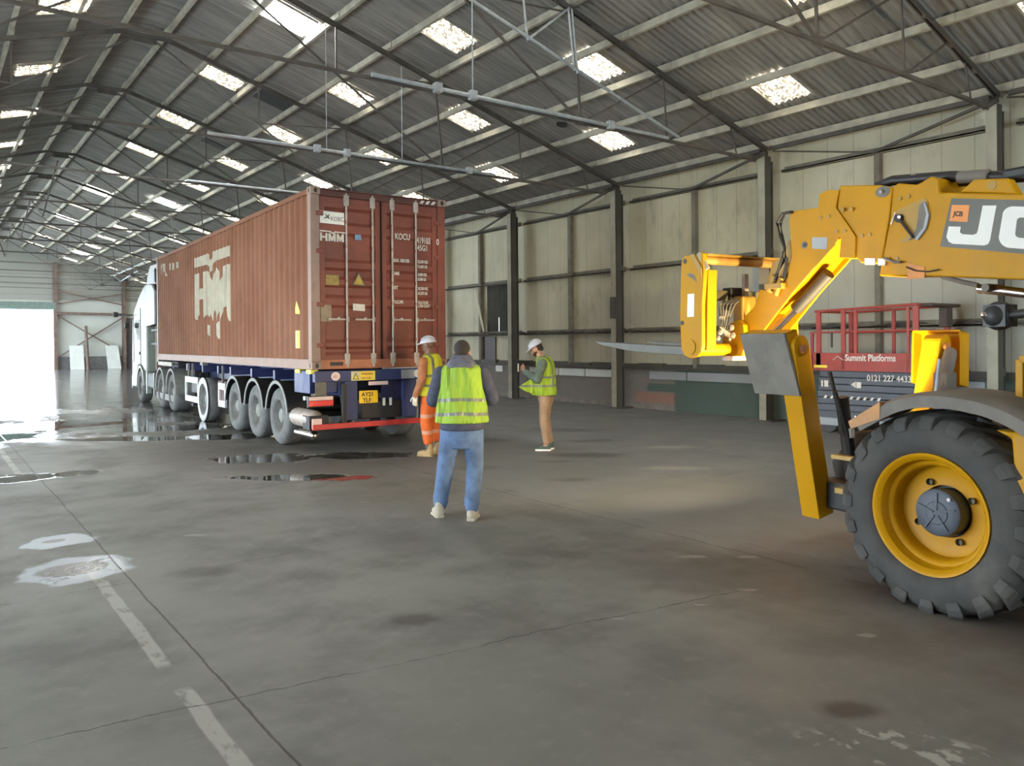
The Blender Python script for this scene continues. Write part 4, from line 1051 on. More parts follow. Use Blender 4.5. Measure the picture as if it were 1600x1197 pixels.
MB().prism([(1.86, 2.87), (1.83, 2.5), (1.92, 2.24), (2.08, 2.19), (2.20, 2.2), (2.28, 2.05), (2.20, 2.0), (1.8, 2.28), (1.42, 2.62), (1.36, 2.9)], XZ, -.165, .165).build('head_web', M['yellow'], hd)
bpl('front_guard', [(1.94, 2.66), (2.03, 2.51), (2.13, 2.48), (2.19, 2.32), (2.14, 2.26), (2.02, 2.29), (1.84, 2.5), (1.85, 2.68)], M['yellow_dull'], .10, .14, hd, .006)
bpl('white_sticker', [(1.64, 2.65), (1.48, 2.63), (1.49, 2.53), (1.64, 2.55)], M['cab_grey'], .19, .192, hd)
bpl('edge_highlight', [(1.60, 2.40), (1.40, 2.57), (1.395, 2.555), (1.60, 2.385)], M['yellow'], .19, .20, hd)
def disc(name, x, z, r, m_, y0, y1, par): return bpl(name, [(x + r * math.cos(2 * PI * i / 18), z + r * math.sin(2 * PI * i / 18)) for i in range(18)], m_, y0, y1, par)
disc('pin_hole', 1.72, 2.59, .033, M['dirty_steel'], .19, .194, hd); disc('pin_hole_centre', 1.715, 2.59, .018, M['black'], .194, .197, hd)
disc('lower_pin', 2.44, 1.845, .05, M['black_steel'], .15, .20, hd)
for x, z in ((1.52, 2.80), (1.44, 2.80), (1.30, 2.84), (1.22, 2.83), (1.36, 2.66), (1.28, 2.655), (1.13, 2.60), (1.06, 2.60)): disc('bolt_head', x, z, .018, M['yellow_dull'], .222 if x > 1.2 else .205, .232 if x > 1.2 else .215, th)
for x, z in ((.80, 2.855), (.73, 2.86), (.90, 2.39), (.83, 2.385)): disc('bolt_head', x, z, .017, M['yellow_dull'], .19, .20, th)
bpl('oval_plate', [(.93 + .075 * math.cos(t) * (1 if math.cos(t) > 0 else .7), 2.93 + .045 * math.sin(t)) for t in [2 * PI * i / 20 for i in range(20)]], M['dirty_steel'], .205, .211, th)
disc('oval_bolt', .945, 2.93, .018, M['chrome'], .211, .222, th)
# latch, guard segment and marker labels on the boom side
bpl('latch_slot', [(.85, 2.76), (.60, 2.83), (.57, 2.79), (.58, 2.66), (.64, 2.55), (.76, 2.50), (.80, 2.52), (.70, 2.58)], M['yellow_dull'], .190, .193, th)
bpl('latch_segment', [(.635, 2.77), (.60, 2.80), (.575, 2.70), (.60, 2.60), (.66, 2.53), (.72, 2.52), (.66, 2.60), (.645, 2.68)], M['dirty_steel'], .193, .205, th); bpl('latch_segment_rim', [(.60, 2.80), (.585, 2.79), (.555, 2.69), (.58, 2.59), (.65, 2.51), (.67, 2.52), (.60, 2.60), (.575, 2.70)], M['cab_grey'], .193, .21, th)
MB().tube([(.80, .215, 2.70), (.68, .215, 2.535)], .011, 8).build('latch_lever', M['black_steel'], th, smooth=True); disc('latch_pivot', .805, 2.70, .034, M['black_steel'], .19, .21, th); disc('latch_bolt', .79, 2.705, .014, M['chrome'], .21, .225, th)
MB().beam((.84, .196, 2.75), (.875, .196, 2.66), .008, .012).build('latch_edge', M['chrome'], th)
lb1 = bpl('white_label', [(1.105, 2.415), (1.01, 2.405), (1.01, 2.35), (1.105, 2.36)], M['logo_white'], .205, .212, th); bpl('white_label', [(.985, 2.40), (.92, 2.395), (.92, 2.34), (.985, 2.345)], M['logo_white'], .205, .212, th)
MB().tube([(.93, .215, 2.40), (.90, .22, 2.385), (.83, .22, 2.355), (.78, .22, 2.355)], .011, 8).build('small_lever', M['dirty_steel'], th, smooth=True)
bpl('orange_wear_plate', [(.74, 2.345), (.60, 2.30), (.60, 2.215), (.74, 2.215)], mat('orange_wear_plate', (.62, .25, .07)), .190, .196, th)
MB().tube([(.74, .21, 2.31), (.66, .21, 2.275), (.56, .21, 2.26), (.48, .21, 2.27)], .006, 6).build('short_wire', M['black'], th, smooth=True)
# top bracket, hoses and rams above the boom
tb = bpl('top_bracket', [(.34, 2.83), (.24, 2.905), (.0, 2.87), (-.06, 2.75)], M['yellow'], .08, .17, th, .01); disc('bracket_hole', .11, 2.84, .035, M['yellow_dull'], .17, .173, tb)
MB().tube([(1.12, .02, 3.02), (.98, .02, 3.045), (.5, .02, 2.99), (.3, .02, 2.95), (-.1, .02, 2.88), (-2.8, .02, 2.35)], .042, 12).build('top_hose', M['black'], th, smooth=True)
MB().tube([(.9, -.08, 3.0), (.3, -.08, 2.93), (-.2, -.08, 2.88), (-2.8, -.08, 2.36)], .034, 12).build('top_hose', M['black'], th, smooth=True)
m = MB(); m.box(-.30, .10, -.10, .07, 2.88, 2.96); m.build('hose_block', M['black'], th, bevel=.02)
MB().tube([(.42, .04, 2.965), (.20, .04, 2.94)], .046, 14).build('hose_sleeve', M['dirty_steel'], th, smooth=True)
MB().prism([(.80 + .085 * math.cos(t), 3.0 + .06 * math.sin(t)) for t in [PI * i / 12 for i in range(13)]], XZ, .0, .05).build('cable_pulley', M['logo_cream'], th, bevel=.008)
m = MB(); m.tube([(.30, .0, 2.12), (.10, .0, 2.09), (-.9, .0, 1.9)], .035, 12); m.build('lower_ram', M['chrome'], th, smooth=True)
m = MB(); m.tube([(.52, .1, 2.225), (.36, .1, 2.17), (.25, .1, 2.14)], .018, 8); m.tube([(.2, .1, 2.12), (.2, -.1, 2.12)], .03, 10); m.build('lower_fitting', M['dirty_steel'], th, smooth=True)
MB().tube([(-.6, 0, .95), (-1.6, 0, 1.75)], .08, 14).build('lift_ram', M['black'], th, smooth=True)
# hoses and couplers at the head
hp = MB(); 
for dy, off in ((.20, 0), (.225, .02)):
    hp.tube([(1.84, dy, 2.90), (1.93, dy, 2.90), (1.975 + off, dy, 2.82), (1.96, dy, 2.70), (1.93 - off, dy, 2.58), (1.92 + off, dy, 2.50), (2.0 - off, dy, 2.40), (2.06 - off * 2, dy, 2.30)], .013, 8)
hp.tube([(1.90, .21, 2.50), (1.915, .21, 2.40), (1.93, .21, 2.30)], .012, 8); hp.build('hydraulic_hose', M['black'], hd, smooth=True)
m = MB(); m.tube([(2.03, .21, 2.34), (2.11, .21, 2.20)], .032, 10); m.tube([(1.96, .21, 2.32), (2.03, .21, 2.16)], .026, 10); m.box(1.93, 2.13, .19, .25, 2.22, 2.27); m.build('hose_coupler', M['yellow_dull'], hd, bevel=.004)
m = MB(); m.tube([(1.75, .21, 2.86), (1.88, .21, 2.93)], .02, 8)
# tilt ram under the head, rod and barrel
m = MB(); m.tube([(1.62, 0, 2.34), (1.98, 0, 2.04)], .058, 16); m.build('tilt_ram', M['black_steel'], hd, smooth=True)
MB().tube([(1.96, 0, 2.055), (2.42, 0, 1.70)], .038, 14).build('ram_rod', M['chrome'], hd, smooth=True)
# ---- fork carriage
cr = MB(); outl = [(2.79, 2.50), (2.775, 2.55), (2.73, 2.575), (2.66, 2.57), (2.60, 2.56), (2.52, 2.59), (2.49, 2.57), (2.48, 2.40), (2.51, 2.1), (2.515, 1.70), (2.53, 1.64), (2.58, 1.60), (2.68, 1.585), (2.76, 1.61), (2.80, 1.67), (2.815, 2.0)]
cr.prism(outl, XZ, .615, .665); car = cr.build('carriage', M['yellow'], th, bevel=.006)
MB().prism(outl, XZ, -.665, -.615).build('carriage_side', M['yellow'], car, bevel=.006)
MB().prism([(2.52, 2.42), (2.475, 2.42), (2.50, 1.66), (2.53, 1.66)], XZ, .50, .615).build('carriage_flange', M['yellow'], car, bevel=.004)
MB().prism([(2.52, 2.42), (2.475, 2.42), (2.50, 1.66), (2.53, 1.66)], XZ, -.615, -.50).build('carriage_flange', M['yellow'], car, bevel=.004)
bpl('white_sticker', [(2.70, 2.20), (2.61, 2.20), (2.615, 1.98), (2.71, 1.98)], M['logo_white'], .665, .668, car, .0)
disc('carriage_pin', 2.735, 2.52, .024, M['black'], .665, .669, car); disc('carriage_pin', 2.78, 1.925, .022, M['black'], .665, .669, car)
disc('tube_end', 2.67, 1.69, .075, M['yellow'], .665, .675, car)
bpl('chipped_paint', [(2.72, 2.39), (2.66, 2.40), (2.60, 2.37), (2.57, 2.30), (2.61, 2.33), (2.66, 2.36)], M['dirty_steel'], .665, .667, car)
bpl('corner_gusset', [(2.66, 2.57), (2.60, 2.58), (2.50, 2.44), (2.50, 2.36)], M['yellow_dull'], .665, .68, car, .003)
MB().beam((2.55, .66, 2.585), (2.47, .63, 2.42), .03, .05).build('pale_corner_bar', M['logo_cream'], car, bevel=.006)
MB().tube([(2.56, .60, 2.52), (2.56, -.60, 2.52)], .042, 14).build('fork_bar', mat('dusty_orange_bar', (.50, .25, .05), .6, 0, .15, 6), car, smooth=True)
MB().box(2.50, 2.58, -.6, .6, 2.555, 2.575).build('bar_strip', M['yellow_dull'], car)
MB().tube([(2.60, .61, 1.665), (2.60, -.61, 1.665)], .062, 18).build('lower_tube', M['yellow'], car, smooth=True)
m = MB(); m.prism([(2.66, 1.60), (2.40, 1.60), (2.36, 1.72), (2.38, 1.90), (2.44, 1.95), (2.55, 1.92), (2.66, 1.76)], XZ, -.26, -.20); m.prism([(2.66, 1.60), (2.40, 1.60), (2.36, 1.72), (2.38, 1.90), (2.44, 1.95), (2.55, 1.92), (2.66, 1.76)], XZ, .20, .26)
m.box(2.45, 2.62, -.26, .26, 1.60, 1.72); m.build('pivot_bracket', M['yellow'], car, bevel=.006)
m = MB(); m.box(2.44, 2.58, .02, .20, 1.90, 2.18); m.cap((2.50, .13, 2.12), (2.50, .05, 2.12), .06, .06); m.build('tilt_block', M['yellow_dull'], car, bevel=.02)
m = MB(); m.box(2.52, 2.56, .04, .09, 2.1, 2.40); m.build('stub_post', M['rod'], car)
m = MB(); m.box(2.62, 2.70, -.45, .615, 2.14, 2.24); m.build('rear_rail', mat('olive_dark_rail', (.10, .085, .035)), car, bevel=.006); m = MB(); m.box(2.58, 2.70, .02, .22, 2.05, 2.27); m.build('rail_clamp', M['black_steel'], car, bevel=.015)
m = MB(); random.seed(5)
for q in range(5): m.tube([(2.50, .12, 2.18), (2.50 + .02 * q, .25 + .03 * q, 2.10), (2.52, .30 + .03 * q, 1.98), (2.54, .33 + .02 * q, 1.80 + .02 * q), (2.5, .18, 1.76)], .010, 6)
m.build('hose_bundle', M['dirty_steel'], car, smooth=True)
m = MB()
for q in range(9): m.ball((2.55 + random.uniform(-.04, .04), .22 + random.uniform(0, .2), 1.80 + random.uniform(-.03, .08)), random.uniform(.018, .035), 7)
m.build('hose_fitting', M['rod'], car, smooth=True)
MB().box(2.48, 2.62, .0, .30, 1.555, 1.60).build('wear_pad', M['rod'], car, bevel=.006)
for i, y in enumerate((.38, -.42)):
    m = MB()
    v = []; secs = [(2.80, .075, 1.60, 1.685), (3.4, .075, 1.62, 1.705), (3.9, .072, 1.645, 1.725), (4.35, .05, 1.70, 1.742), (4.56, .03, 1.735, 1.752)]
    for x, hw, z0, z1 in secs: v += [(x, y - hw, z0), (x, y + hw, z0), (x, y + hw, z1), (x, y - hw, z1)]
    f = [(0, 1, 2, 3), (19, 18, 17, 16)]
    for s_ in range(4):
        b = 4 * s_
        for j in range(4): f.append((b + j, b + 4 + j, b + 4 + (j + 1) % 4, b + (j + 1) % 4))
    m.add(v, f); m.box(2.74, 2.82, y - .075, y + .075, 1.60, 2.55); m.build('fork_tine', M['fork'], car, bevel=.004)
# ---- stabiliser legs, folded up
def stabiliser(sd, w0, w1, wp0, wp1):
    p = Vector((1.25, sd * w0, .34)); q = Vector((1.25, sd * w1, 1.70)); d = (q - p).normalized()
    m = MB(); side = Vector((0, 1, 0)); n_ = d.cross(Vector((1, 0, 0))).normalized()
    def quad(c): return [c + Vector((a, 0, 0)) + n_ * b for a, b in ((-.085, -.088), (.085, -.088), (.085, .088), (-.085, .088))]
    v = quad(p) + quad(q); m.add(v, [(0, 1, 2, 3), (7, 6, 5, 4), (0, 4, 5, 1), (1, 5, 6, 2), (2, 6, 7, 3), (3, 7, 4, 0)])
    m.tube([q + Vector((-.085, 0, 0)), q + Vector((.085, 0, 0))], .088, 20)
    lg = m.build('stabiliser_leg', M['yellow'], th, bevel=.006)
    MB().tube([q + Vector((-.11, 0, 0)) - d * .02, q + Vector((.11, 0, 0)) - d * .02], .032, 14).build('leg_pin', mat('worn_copper_pin', (.45, .20, .08)), lg, smooth=True)
    # foot plate, its sole facing outwards
    x_ = 1.16 if sd > 0 else 1.05
    a = Vector((x_, sd * wp1, 1.31)); u = Vector((.46, 0, 0)); b = Vector((x_ + .05, sd * wp0, 1.80))
    v3 = b - a; nn = (u.cross(v3)).normalized() * (1 if (u.cross(v3)).y * sd > 0 else -1)
    pts = [a, a + u, b + u, b]
    m = MB(); m.add(pts + [x - nn * .03 for x in pts], [(0, 1, 2, 3), (7, 6, 5, 4), (0, 4, 5, 1), (1, 5, 6, 2), (2, 6, 7, 3), (3, 7, 4, 0)])
    ft = m.build('foot_plate', [M['dirty_steel'] if sd > 0 else M['yellow']], lg, bevel=.006)
    m = MB()
    for fr in ((0.0, .02), (.96, 1.0)):       # walls folded inwards
        s0, s1 = a + u * fr[0] - nn * .03, a + u * fr[1] - nn * .03; t0, t1 = b + u * fr[0] - nn * .03, b + u * fr[1] - nn * .03
        dpt = -nn * .12
        m.add([s0, s1, t1, t0, s0 + dpt, s1 + dpt, t1 + dpt, t0 + dpt], [(0, 1, 2, 3), (7, 6, 5, 4), (0, 4, 5, 1), (1, 5, 6, 2), (2, 6, 7, 3), (3, 7, 4, 0)])
    t0 = b - nn * .03; 
    m.add([t0, t0 + u, t0 + u - nn * .12, t0 - nn * .12, t0 - v3 * .03, t0 + u - v3 * .03, t0 + u - nn * .12 - v3 * .03, t0 - nn * .12 - v3 * .03], [(0, 1, 2, 3), (7, 6, 5, 4), (0, 4, 5, 1), (1, 5, 6, 2), (2, 6, 7, 3), (3, 7, 4, 0)])
    m.build('foot_flange', M['yellow'], ft)
    return lg
stabiliser(1, .62, .90, 1.05, .93)
rl_ = stabiliser(-1, .62, 1.00, 1.26, 1.16)
m = MB(); m.cap((1.10, -.96, 1.62), (1.10, -.82, 1.30), .055, .065); m.box(1.04, 1.16, -.95, -.80, 1.05, 1.45); m.build('leg_ram', M['fender'], rl_, smooth=False)
# dark hoses and the ram beside the near leg
m = MB(); m.tube([(1.05, .72, 1.50), (1.0, .66, 1.15), (1.02, .58, .95), (1.0, .5, .8)], .016, 8); m.tube([(1.0, .72, 1.35), (.98, .6, 1.0), (1.0, .52, .7)], .014, 8); m.build('leg_hose', M['black'], th, smooth=True)
MB().tube([(1.02, .62, 1.30), (1.02, .48, .55)], .05, 14).build('leg_ram', M['black_steel'], th, smooth=True); MB().box(.96, 1.06, .54, .60, .98, 1.06).build('ram_fitting', M['logo_white'], th, bevel=.01)
MB().box(.9, 1.3, .30, .62, .40, .62).build('leg_mount', M['black_steel'], th, bevel=.02)
m = MB(); m.box(.72, .98, .74, .80, .84, .87); m.box(.72, .95, .72, .80, .58, .62); m.build('yellow_tab', M['yellow_dull'], th)
# front work lamps
for y in (.28, -.28):
    m = MB(); m.box(.98, 1.10, y - .08, y + .08, 1.02, 1.14); m.box(1.0, 1.04, y - .03, y + .03, .88, 1.02); lh = m.build('work_lamp', M['black'], th, bevel=.015)
    MB().box(1.101, 1.105, y - .065, y + .065, 1.03, 1.13).build('lamp_lens', emis('work_lamp_lens', (1., .86, .62), 25.), lh)
    ld = bpy.data.lights.new('lamp_glow', 'SPOT'); ld.spot_size = R(138); ld.spot_blend = .3; ld.energy = 110; ld.color = (1., .76, .42); ld.shadow_soft_size = .05
    lo = bpy.data.objects.new('lamp_glow', ld); col.objects.link(lo); lo.parent = lh; lo.location = (1.13, y, 1.08); lo.rotation_euler = (0, R(-128), 0)

# ================================================================== SCISSOR LIFT
# local x runs towards the camera end (building -y), local y away from the aisle
sl = thing('scissor_lift', 'red and grey scissor lift lowered by the wall behind the yellow telehandler', 'scissor lift', (13.62, 7.70, 0), R(-90))
def lx(y): return 7.70 - y
m = MB(); m.box(-.98, 1.0, .08, 1.05, .16, .42); ch = m.build('chassis', M['lift_grey'], sl, bevel=.02)
MB().box(-1.0, 1.02, .04, .10, .14, .28).build('chassis_skirt', M['cab_grey'], ch, bevel=.01)
for x in (-.75, .78):
    for y in (.16, .95): MB().tube([(x, y - .06, .19), (x, y + .06, .19)], .19, 24).build('wheel', M['lift_dark'], sl, smooth=True)
for i in range(6):
    z = .42 + i * .125
    ar = MB().box(-.94 + .01 * i, .97, .05 + .012 * (i % 2), .95, z, z + .115).build('scissor_arm', M['lift_grey'], sl, bevel=.012)
m = MB()
for i in range(14):
    if i in (3, 9): continue
    x = -.80 + i * .13; m.prism([(x, .645), (x + .05, .645), (x + .085, .70), (x + .035, .70)], XZ, .044, .049)
m.build('hazard_marking', M['lettering'], sl); 
m = MB(); m.box(-.84, -.81, .043, .05, .86, .98); m.box(-.78, -.70, .043, .05, .86, .98); m.prism([(-.25, .92), (-.15, .98), (-.15, .86)], XZ, .043, .05); m.box(-.14, -.05, .043, .05, .86, .97); m.build('white_symbol', M['lettering'], sl)
text('phone_lettering', '0121 227 4433', .155, (.06, .046, 1.0), RT, M['lettering'], sl, .86, .003)
tb_ = MB().box(-1.0, 1.0, -.02, .02, 1.20, 1.50).build('toe_board', M['lift_red'], sl, bevel=.008)
MB().box(-1.0, 1.0, -.02, 1.15, 1.17, 1.21).build('platform_floor', M['lift_red'], sl); MB().box(-.98, 1.0, 1.11, 1.15, 1.20, 1.40).build('toe_board', M['lift_red'], sl); MB().box(.97, 1.0, 0, 1.15, 1.2, 1.40).build('toe_board', M['lift_red'], sl)
text('company_lettering', 'Summit Platforms', .165, (-.32, -.022, 1.36), RT, M['lettering'], sl, .80, .004)
m = MB(); m.tube([(-.56, -.024, 1.37), (-.46, -.024, 1.44), (-.36, -.024, 1.37)], .008, 6); m.build('company_emblem', M['lettering'], sl)
MB().box(-.95, -.68, -.024, -.02, 1.22, 1.27).build('yellow_strip', M['sign_yellow'], sl)
MB().box(-.95, 1.0, .0, 1.1, 1.165, 1.2).build('platform_underside', M['lift_dark'], sl)
m = MB()
for y in (.0, 1.12):
    m.tube([(-.93, y, 2.28), (1.02, y, 2.34)], .025, 8); m.tube([(-.98, y, 1.88), (1.0, y, 1.90)], .018, 8)
m.tube([(1.0, 0, 2.32), (1.0, 1.12, 2.32)], .022, 8); m.tube([(-.93, 0, 2.28), (-.93, 1.12, 2.28)], .022, 8); m.build('guard_rail', M['lift_red'], sl, smooth=True)
for x, y, w_ in ((-.86, 0, .045), (-.36, 0, .04), (-.12, 0, .03), (.97, 0, .05), (.84, 0, .02), (-.86, 1.12, .04), (0, 1.12, .03), (.97, 1.12, .05), (-1.0, 0.0, .025)):
    MB().box(x - w_, x + w_, y - .02, y + .02, 1.2, 2.3 if x > -.95 else 1.9).build('guard_post', M['lift_red'], sl)
MB().box(.95, 1.20, .10, 1.15, 2.30, 2.36).build('dark_top_rail', mat('brown_rail_cover', (.07, .045, .03)), sl, bevel=.02); MB().box(.98, 1.12, .78, 1.02, 1.95, 2.30).build('control_box', mat('brown_control_box', (.075, .055, .045)), sl, bevel=.02)
MB().box(-.60, -.57, -.03, .0, 1.60, 1.88).build('gate_latch', M['lift_dark'], sl)

def split_pieces(name):
    """every separate piece of the named parts becomes a part of its own"""
    for o in [q for q in bpy.data.objects if q.type == 'MESH' and q.name.split('.')[0] == name]:
        me = o.data; nv = len(me.vertices); par = list(range(nv))
        def find(i):
            while par[i] != i: par[i] = par[par[i]]; i = par[i]
            return i
        for e in me.edges: par[find(e.vertices[0])] = find(e.vertices[1])
        isl = {}
        for i in range(nv): isl.setdefault(find(i), []).append(i)
        boxes = []
        for ids in isl.values():
            cs = [me.vertices[i].co for i in ids]; boxes.append([ids, [min(c[k] for c in cs) - .004 for k in range(3)], [max(c[k] for c in cs) + .004 for k in range(3)]])
        ch = True
        while ch:
            ch = False
            for i in range(len(boxes)):
                for j in range(i + 1, len(boxes)):
                    A, B = boxes[i], boxes[j]
                    if all(A[1][k] <= B[2][k] and B[1][k] <= A[2][k] for k in range(3)):
                        boxes[i] = [A[0] + B[0], [min(A[1][k], B[1][k]) for k in range(3)], [max(A[2][k], B[2][k]) for k in range(3)]]; boxes.pop(j); ch = True; break
                if ch: break
        if len(boxes) < 2: continue
        for n_, (ids, _, _) in enumerate(boxes):
            keep = set(ids); bm = bmesh.new(); bm.from_mesh(me); bm.verts.ensure_lookup_table()
            bmesh.ops.delete(bm, geom=[v for v in bm.verts if v.index not in keep], context='VERTS')
            m2 = bpy.data.meshes.new(name); bm.to_mesh(m2); bm.free()
            for x in me.materials: m2.materials.append(x)
            if n_ == 0: first = m2
            else:
                c = o.copy(); c.data = m2; col.objects.link(c); c.parent = o.parent
        o.data = first
for n_ in ('crossmember', 'rod_keeper', 'hinge', 'yellow_tab', 'casting_slot', 'rod_guide', 'wheel_bolt', 'hydraulic_hose', 'clamp', 'pivot_bracket', 'leg_hose', 'door_seam', 'sock', 'white_symbol', 'side_serial', 'eye'): split_pieces(n_)

# ================================================================== PEOPLE
def remesh(o, voxel, smooth=4, fac=.6):
    r = o.modifiers.new('join', 'REMESH'); r.mode = 'VOXEL'; r.voxel_size = voxel; r.use_smooth_shade = True
    if smooth:
        s_ = o.modifiers.new('relax', 'SMOOTH'); s_.iterations = smooth; s_.factor = fac
    return o
def limb(m, pts, rs, seg=14):
    for i in range(len(pts) - 1): m.cap(pts[i], pts[i + 1], rs[i], rs[i + 1], seg)
def hand(m, wrist, palm_dir, side_dir, thumb_sign=1, curl=.5, k=1.):
    """palm along palm_dir, fingers spread along side_dir, five separate digits"""
    w_ = Vector(wrist); d = Vector(palm_dir).normalized(); s_ = Vector(side_dir).normalized(); s_ = (s_ - d * s_.dot(d)).normalized(); n_ = d.cross(s_) * thumb_sign
    m.cap(w_, w_ + d * .03 * k, .026 * k, .028 * k, 8)
    for q in (-.027, -.009, .009, .027): m.cap(w_ + d * .025 * k + s_ * q * .7 * k, w_ + d * .085 * k + s_ * q * k, .015 * k, .013 * k, 8)
    for q, L in ((-.030, .058), (-.010, .072), (.011, .076), (.032, .068)):
        p = w_ + d * .088 * k + s_ * q * k; cur = 0; dd = d.copy()
        for j in range(3):
            cur += curl * .7; dd = (d * math.cos(cur) + n_ * math.sin(cur)).normalized(); p2 = p + dd * L * k * (.45, .32, .25)[j]
            m.cap(p, p2, (.0095, .0088, .0080)[j] * k, (.0088, .0080, .0070)[j] * k, 8); p = p2
    p = w_ + d * .03 * k + s_ * .030 * k
    for j, (a, L) in enumerate(((.9, .04), (.6, .032), (.35, .026))):
        dd = (d * math.cos(a) + s_ * math.sin(a) + n_ * .35).normalized(); p2 = p + dd * L * k; m.cap(p, p2, .0115 * k, .010 * k, 8); p = p2
def head(m, c, rot, k=1.):
    """skull, jaw, nose, brow, lips, ears; faces +y in its own frame"""
    c = Vector(c); T = lambda v: c + rot @ (Vector(v) * k)
    m.ball(T((0, -.01, .035)), (.076 * k, .096 * k, .088 * k), 18, rot)
    m.ball(T((0, .020, -.035)), (.058 * k, .068 * k, .066 * k), 16, rot)
    m.ball(T((0, .055, -.080)), (.026 * k, .024 * k, .020 * k), 10, rot)
    m.cap(T((0, .082, .028)), T((0, .104, -.012)), .010 * k, .015 * k, 8)
    m.cap(T((-.030, .078, .040)), T((.030, .078, .040)), .012 * k, .012 * k, 8)
    m.cap(T((-.018, .084, -.046)), T((.018, .084, -.046)), .008 * k, .008 * k, 8)
    for s_ in (-1, 1):
        m.ball(T((s_ * .044, .058, .0)), (.022 * k, .020 * k, .020 * k), 10, rot)
        m.ball(T((s_ * .078, -.008, .0)), (.010 * k, .020 * k, .032 * k), 10, rot)
    return T
def eyes(T, par, k=1.):
    m = MB()
    for s_ in (-1, 1): m.ball(T((s_ * .030, .079, .020)), .009 * k, 8)
    return m.build('eye', M['eye'], par, smooth=True)
def shoe(m, heel, toe, h=.11, wd=.05):
    a = Vector(heel); b = Vector(toe); d = (b - a).normalized(); L = (b - a).length
    m.cap(a + Vector((0, 0, .05)), a + Vector((0, 0, h)), wd * .95, wd * .9)
    m.cap(a + Vector((0, 0, .048)), a + d * L * .55 + Vector((0, 0, .046)), wd * .95, wd * .92)
    m.cap(a + d * L * .5 + Vector((0, 0, .044)), b - d * .045 + Vector((0, 0, .040)), wd * .95, wd * .82)
def sole(name, heel, toe, m_, par, wd=.052):
    a = Vector(heel); b = Vector(toe); d = (b - a).normalized(); s_ = Vector((d.y, -d.x, 0)); pts = []
    for f_, w_ in ((-.05, .6), (-.02, .95), (.12, .9), (.17, 1.05), (.2, 1.05)): pass
    L = (b - a).length
    prof = [(-.048, .55), (-.03, .85), (.02, .95), (L * .45, .88), (L * .75, 1.08), (L * .95, .85), (L, .45)]
    for f_, w_ in prof: p = a + d * f_ + s_ * wd * w_; pts.append((p.x, p.y))
    for f_, w_ in reversed(prof): p = a + d * f_ - s_ * wd * w_; pts.append((p.x, p.y))
    return MB().prism(pts, XY, .0, .028).build(name, m_, par, bevel=.004)
def hivis(name, base, z1, z2, hw, xs=None, ztop=None, slope=0., edge=None):
    """fluorescent cloth, two reflective bands at z1 and z2, shoulder straps at |x| = xs above z2"""
    g = G(name); co = g.coords(); n = g.noise(g.mapn(co, (1, 1, .5)), 5., 4, .6)
    zz = g.f('SUBTRACT', g.z, g.f('MULTIPLY', g.f('ABSOLUTE', g.x), slope)); zz = g.f('ADD', zz, g.f('MULTIPLY', g.f('SUBTRACT', n, .5), .02))
    c = g.mix(g.rng(n, .3, .7), tuple(v * .9 for v in base), base)
    b = g.f('MAXIMUM', g.rng(g.f('ABSOLUTE', g.f('SUBTRACT', zz, z1)), hw, hw - .004), g.rng(g.f('ABSOLUTE', g.f('SUBTRACT', zz, z2)), hw, hw - .004))
    if xs is not None:
        v = g.f('MULTIPLY', g.rng(g.f('ABSOLUTE', g.f('SUBTRACT', g.f('ABSOLUTE', g.x), xs)), hw * .9, hw * .8), g.f('GREATER_THAN', zz, z2))
        b = g.f('MAXIMUM', b, v)
    c = g.mix(b, c, (.15, .16, .11)); g.base(c); g.rough(g.rng(b, 0, 1, .75, .4))
    g.bump(g.noise(g.mapn(co, (1.4, 1.4, .45)), 4.5, 3, .5), 1., .16)
    return g.m
def cam_frame(px_lat, depth):      # ground point from sideways and forward distances along the view
    p = _r * px_lat + _f * depth; return Vector((p.x, p.y, 0))

# ---------------- man in jeans, seen from behind, head bowed
pA = thing('person', 'man in blue jeans, navy jacket and plain yellow vest seen from behind, head bowed', 'person', (4.33, 6.66, 0), -.6403)
rotH = Matrix.Rotation(R(-32), 3, 'X')
b = MB()
Lh, Lk, La = (-.10, .02, .92), (-.18, .03, .50), (-.235, .05, .09)
Rh, Rk, Ra = (.10, .02, .92), (.115, .04, .50), (.095, -.12, .09)
limb(b, [Lh, Lk, La], [.085, .055, .042]); limb(b, [Rh, Rk, Ra], [.085, .055, .042])
b.cap(La, (-.26, .15, .05), .04, .03); b.cap(Ra, (.11, -.02, .05), .04, .03)
b.loft([(0, .0, .84, .14, .10), (0, 0, .95, .165, .115), (0, .01, 1.10, .15, .11), (0, .0, 1.30, .17, .12), (0, -.01, 1.42, .18, .11), (0, .0, 1.50, .10, .08), (0, .02, 1.56, .06, .06)])
b.cap((0, .0, 1.46), (0, .06, 1.60), .062, .056)
LS, LE, LW = (-.205, .0, 1.44), (-.285, -.02, 1.18), (-.17, .22, 1.15); RS, RE, RW = (.205, .0, 1.44), (.30, -.01, 1.19), (.13, .22, 1.17)
limb(b, [LS, LE, LW], [.055, .042, .030]); limb(b, [RS, RE, RW], [.055, .042, .030])
T = head(b, (0, .085, 1.64), rotH)
hand(b, LW, (.45, .85, .2), (0, -.3, 1), 1, .6); hand(b, RW, (-.45, .85, .2), (0, -.3, 1), -1, .6)
body = remesh(b.build('body', M['skin'], pA, smooth=True), .0065, 3)
eyes(T, body)
m = MB(); m.ball(T((0, -.022, .045)), (.084, .100, .090), 18, rotH); m.ball(T((0, -.060, .0)), (.070, .055, .070), 14, rotH); remesh(m.build('hair', M['hair'], pA, smooth=True), .008, 2)
m = MB()   # jacket with hem and sleeves
m.loft([(0, .0, .875, .205, .15), (0, .0, .90, .225, .165), (0, 0, 1.05, .215, .155), (0, .0, 1.30, .215, .15), (0, -.01, 1.42, .225, .14), (0, -.01, 1.49, .17, .12), (0, .0, 1.53, .11, .10)])
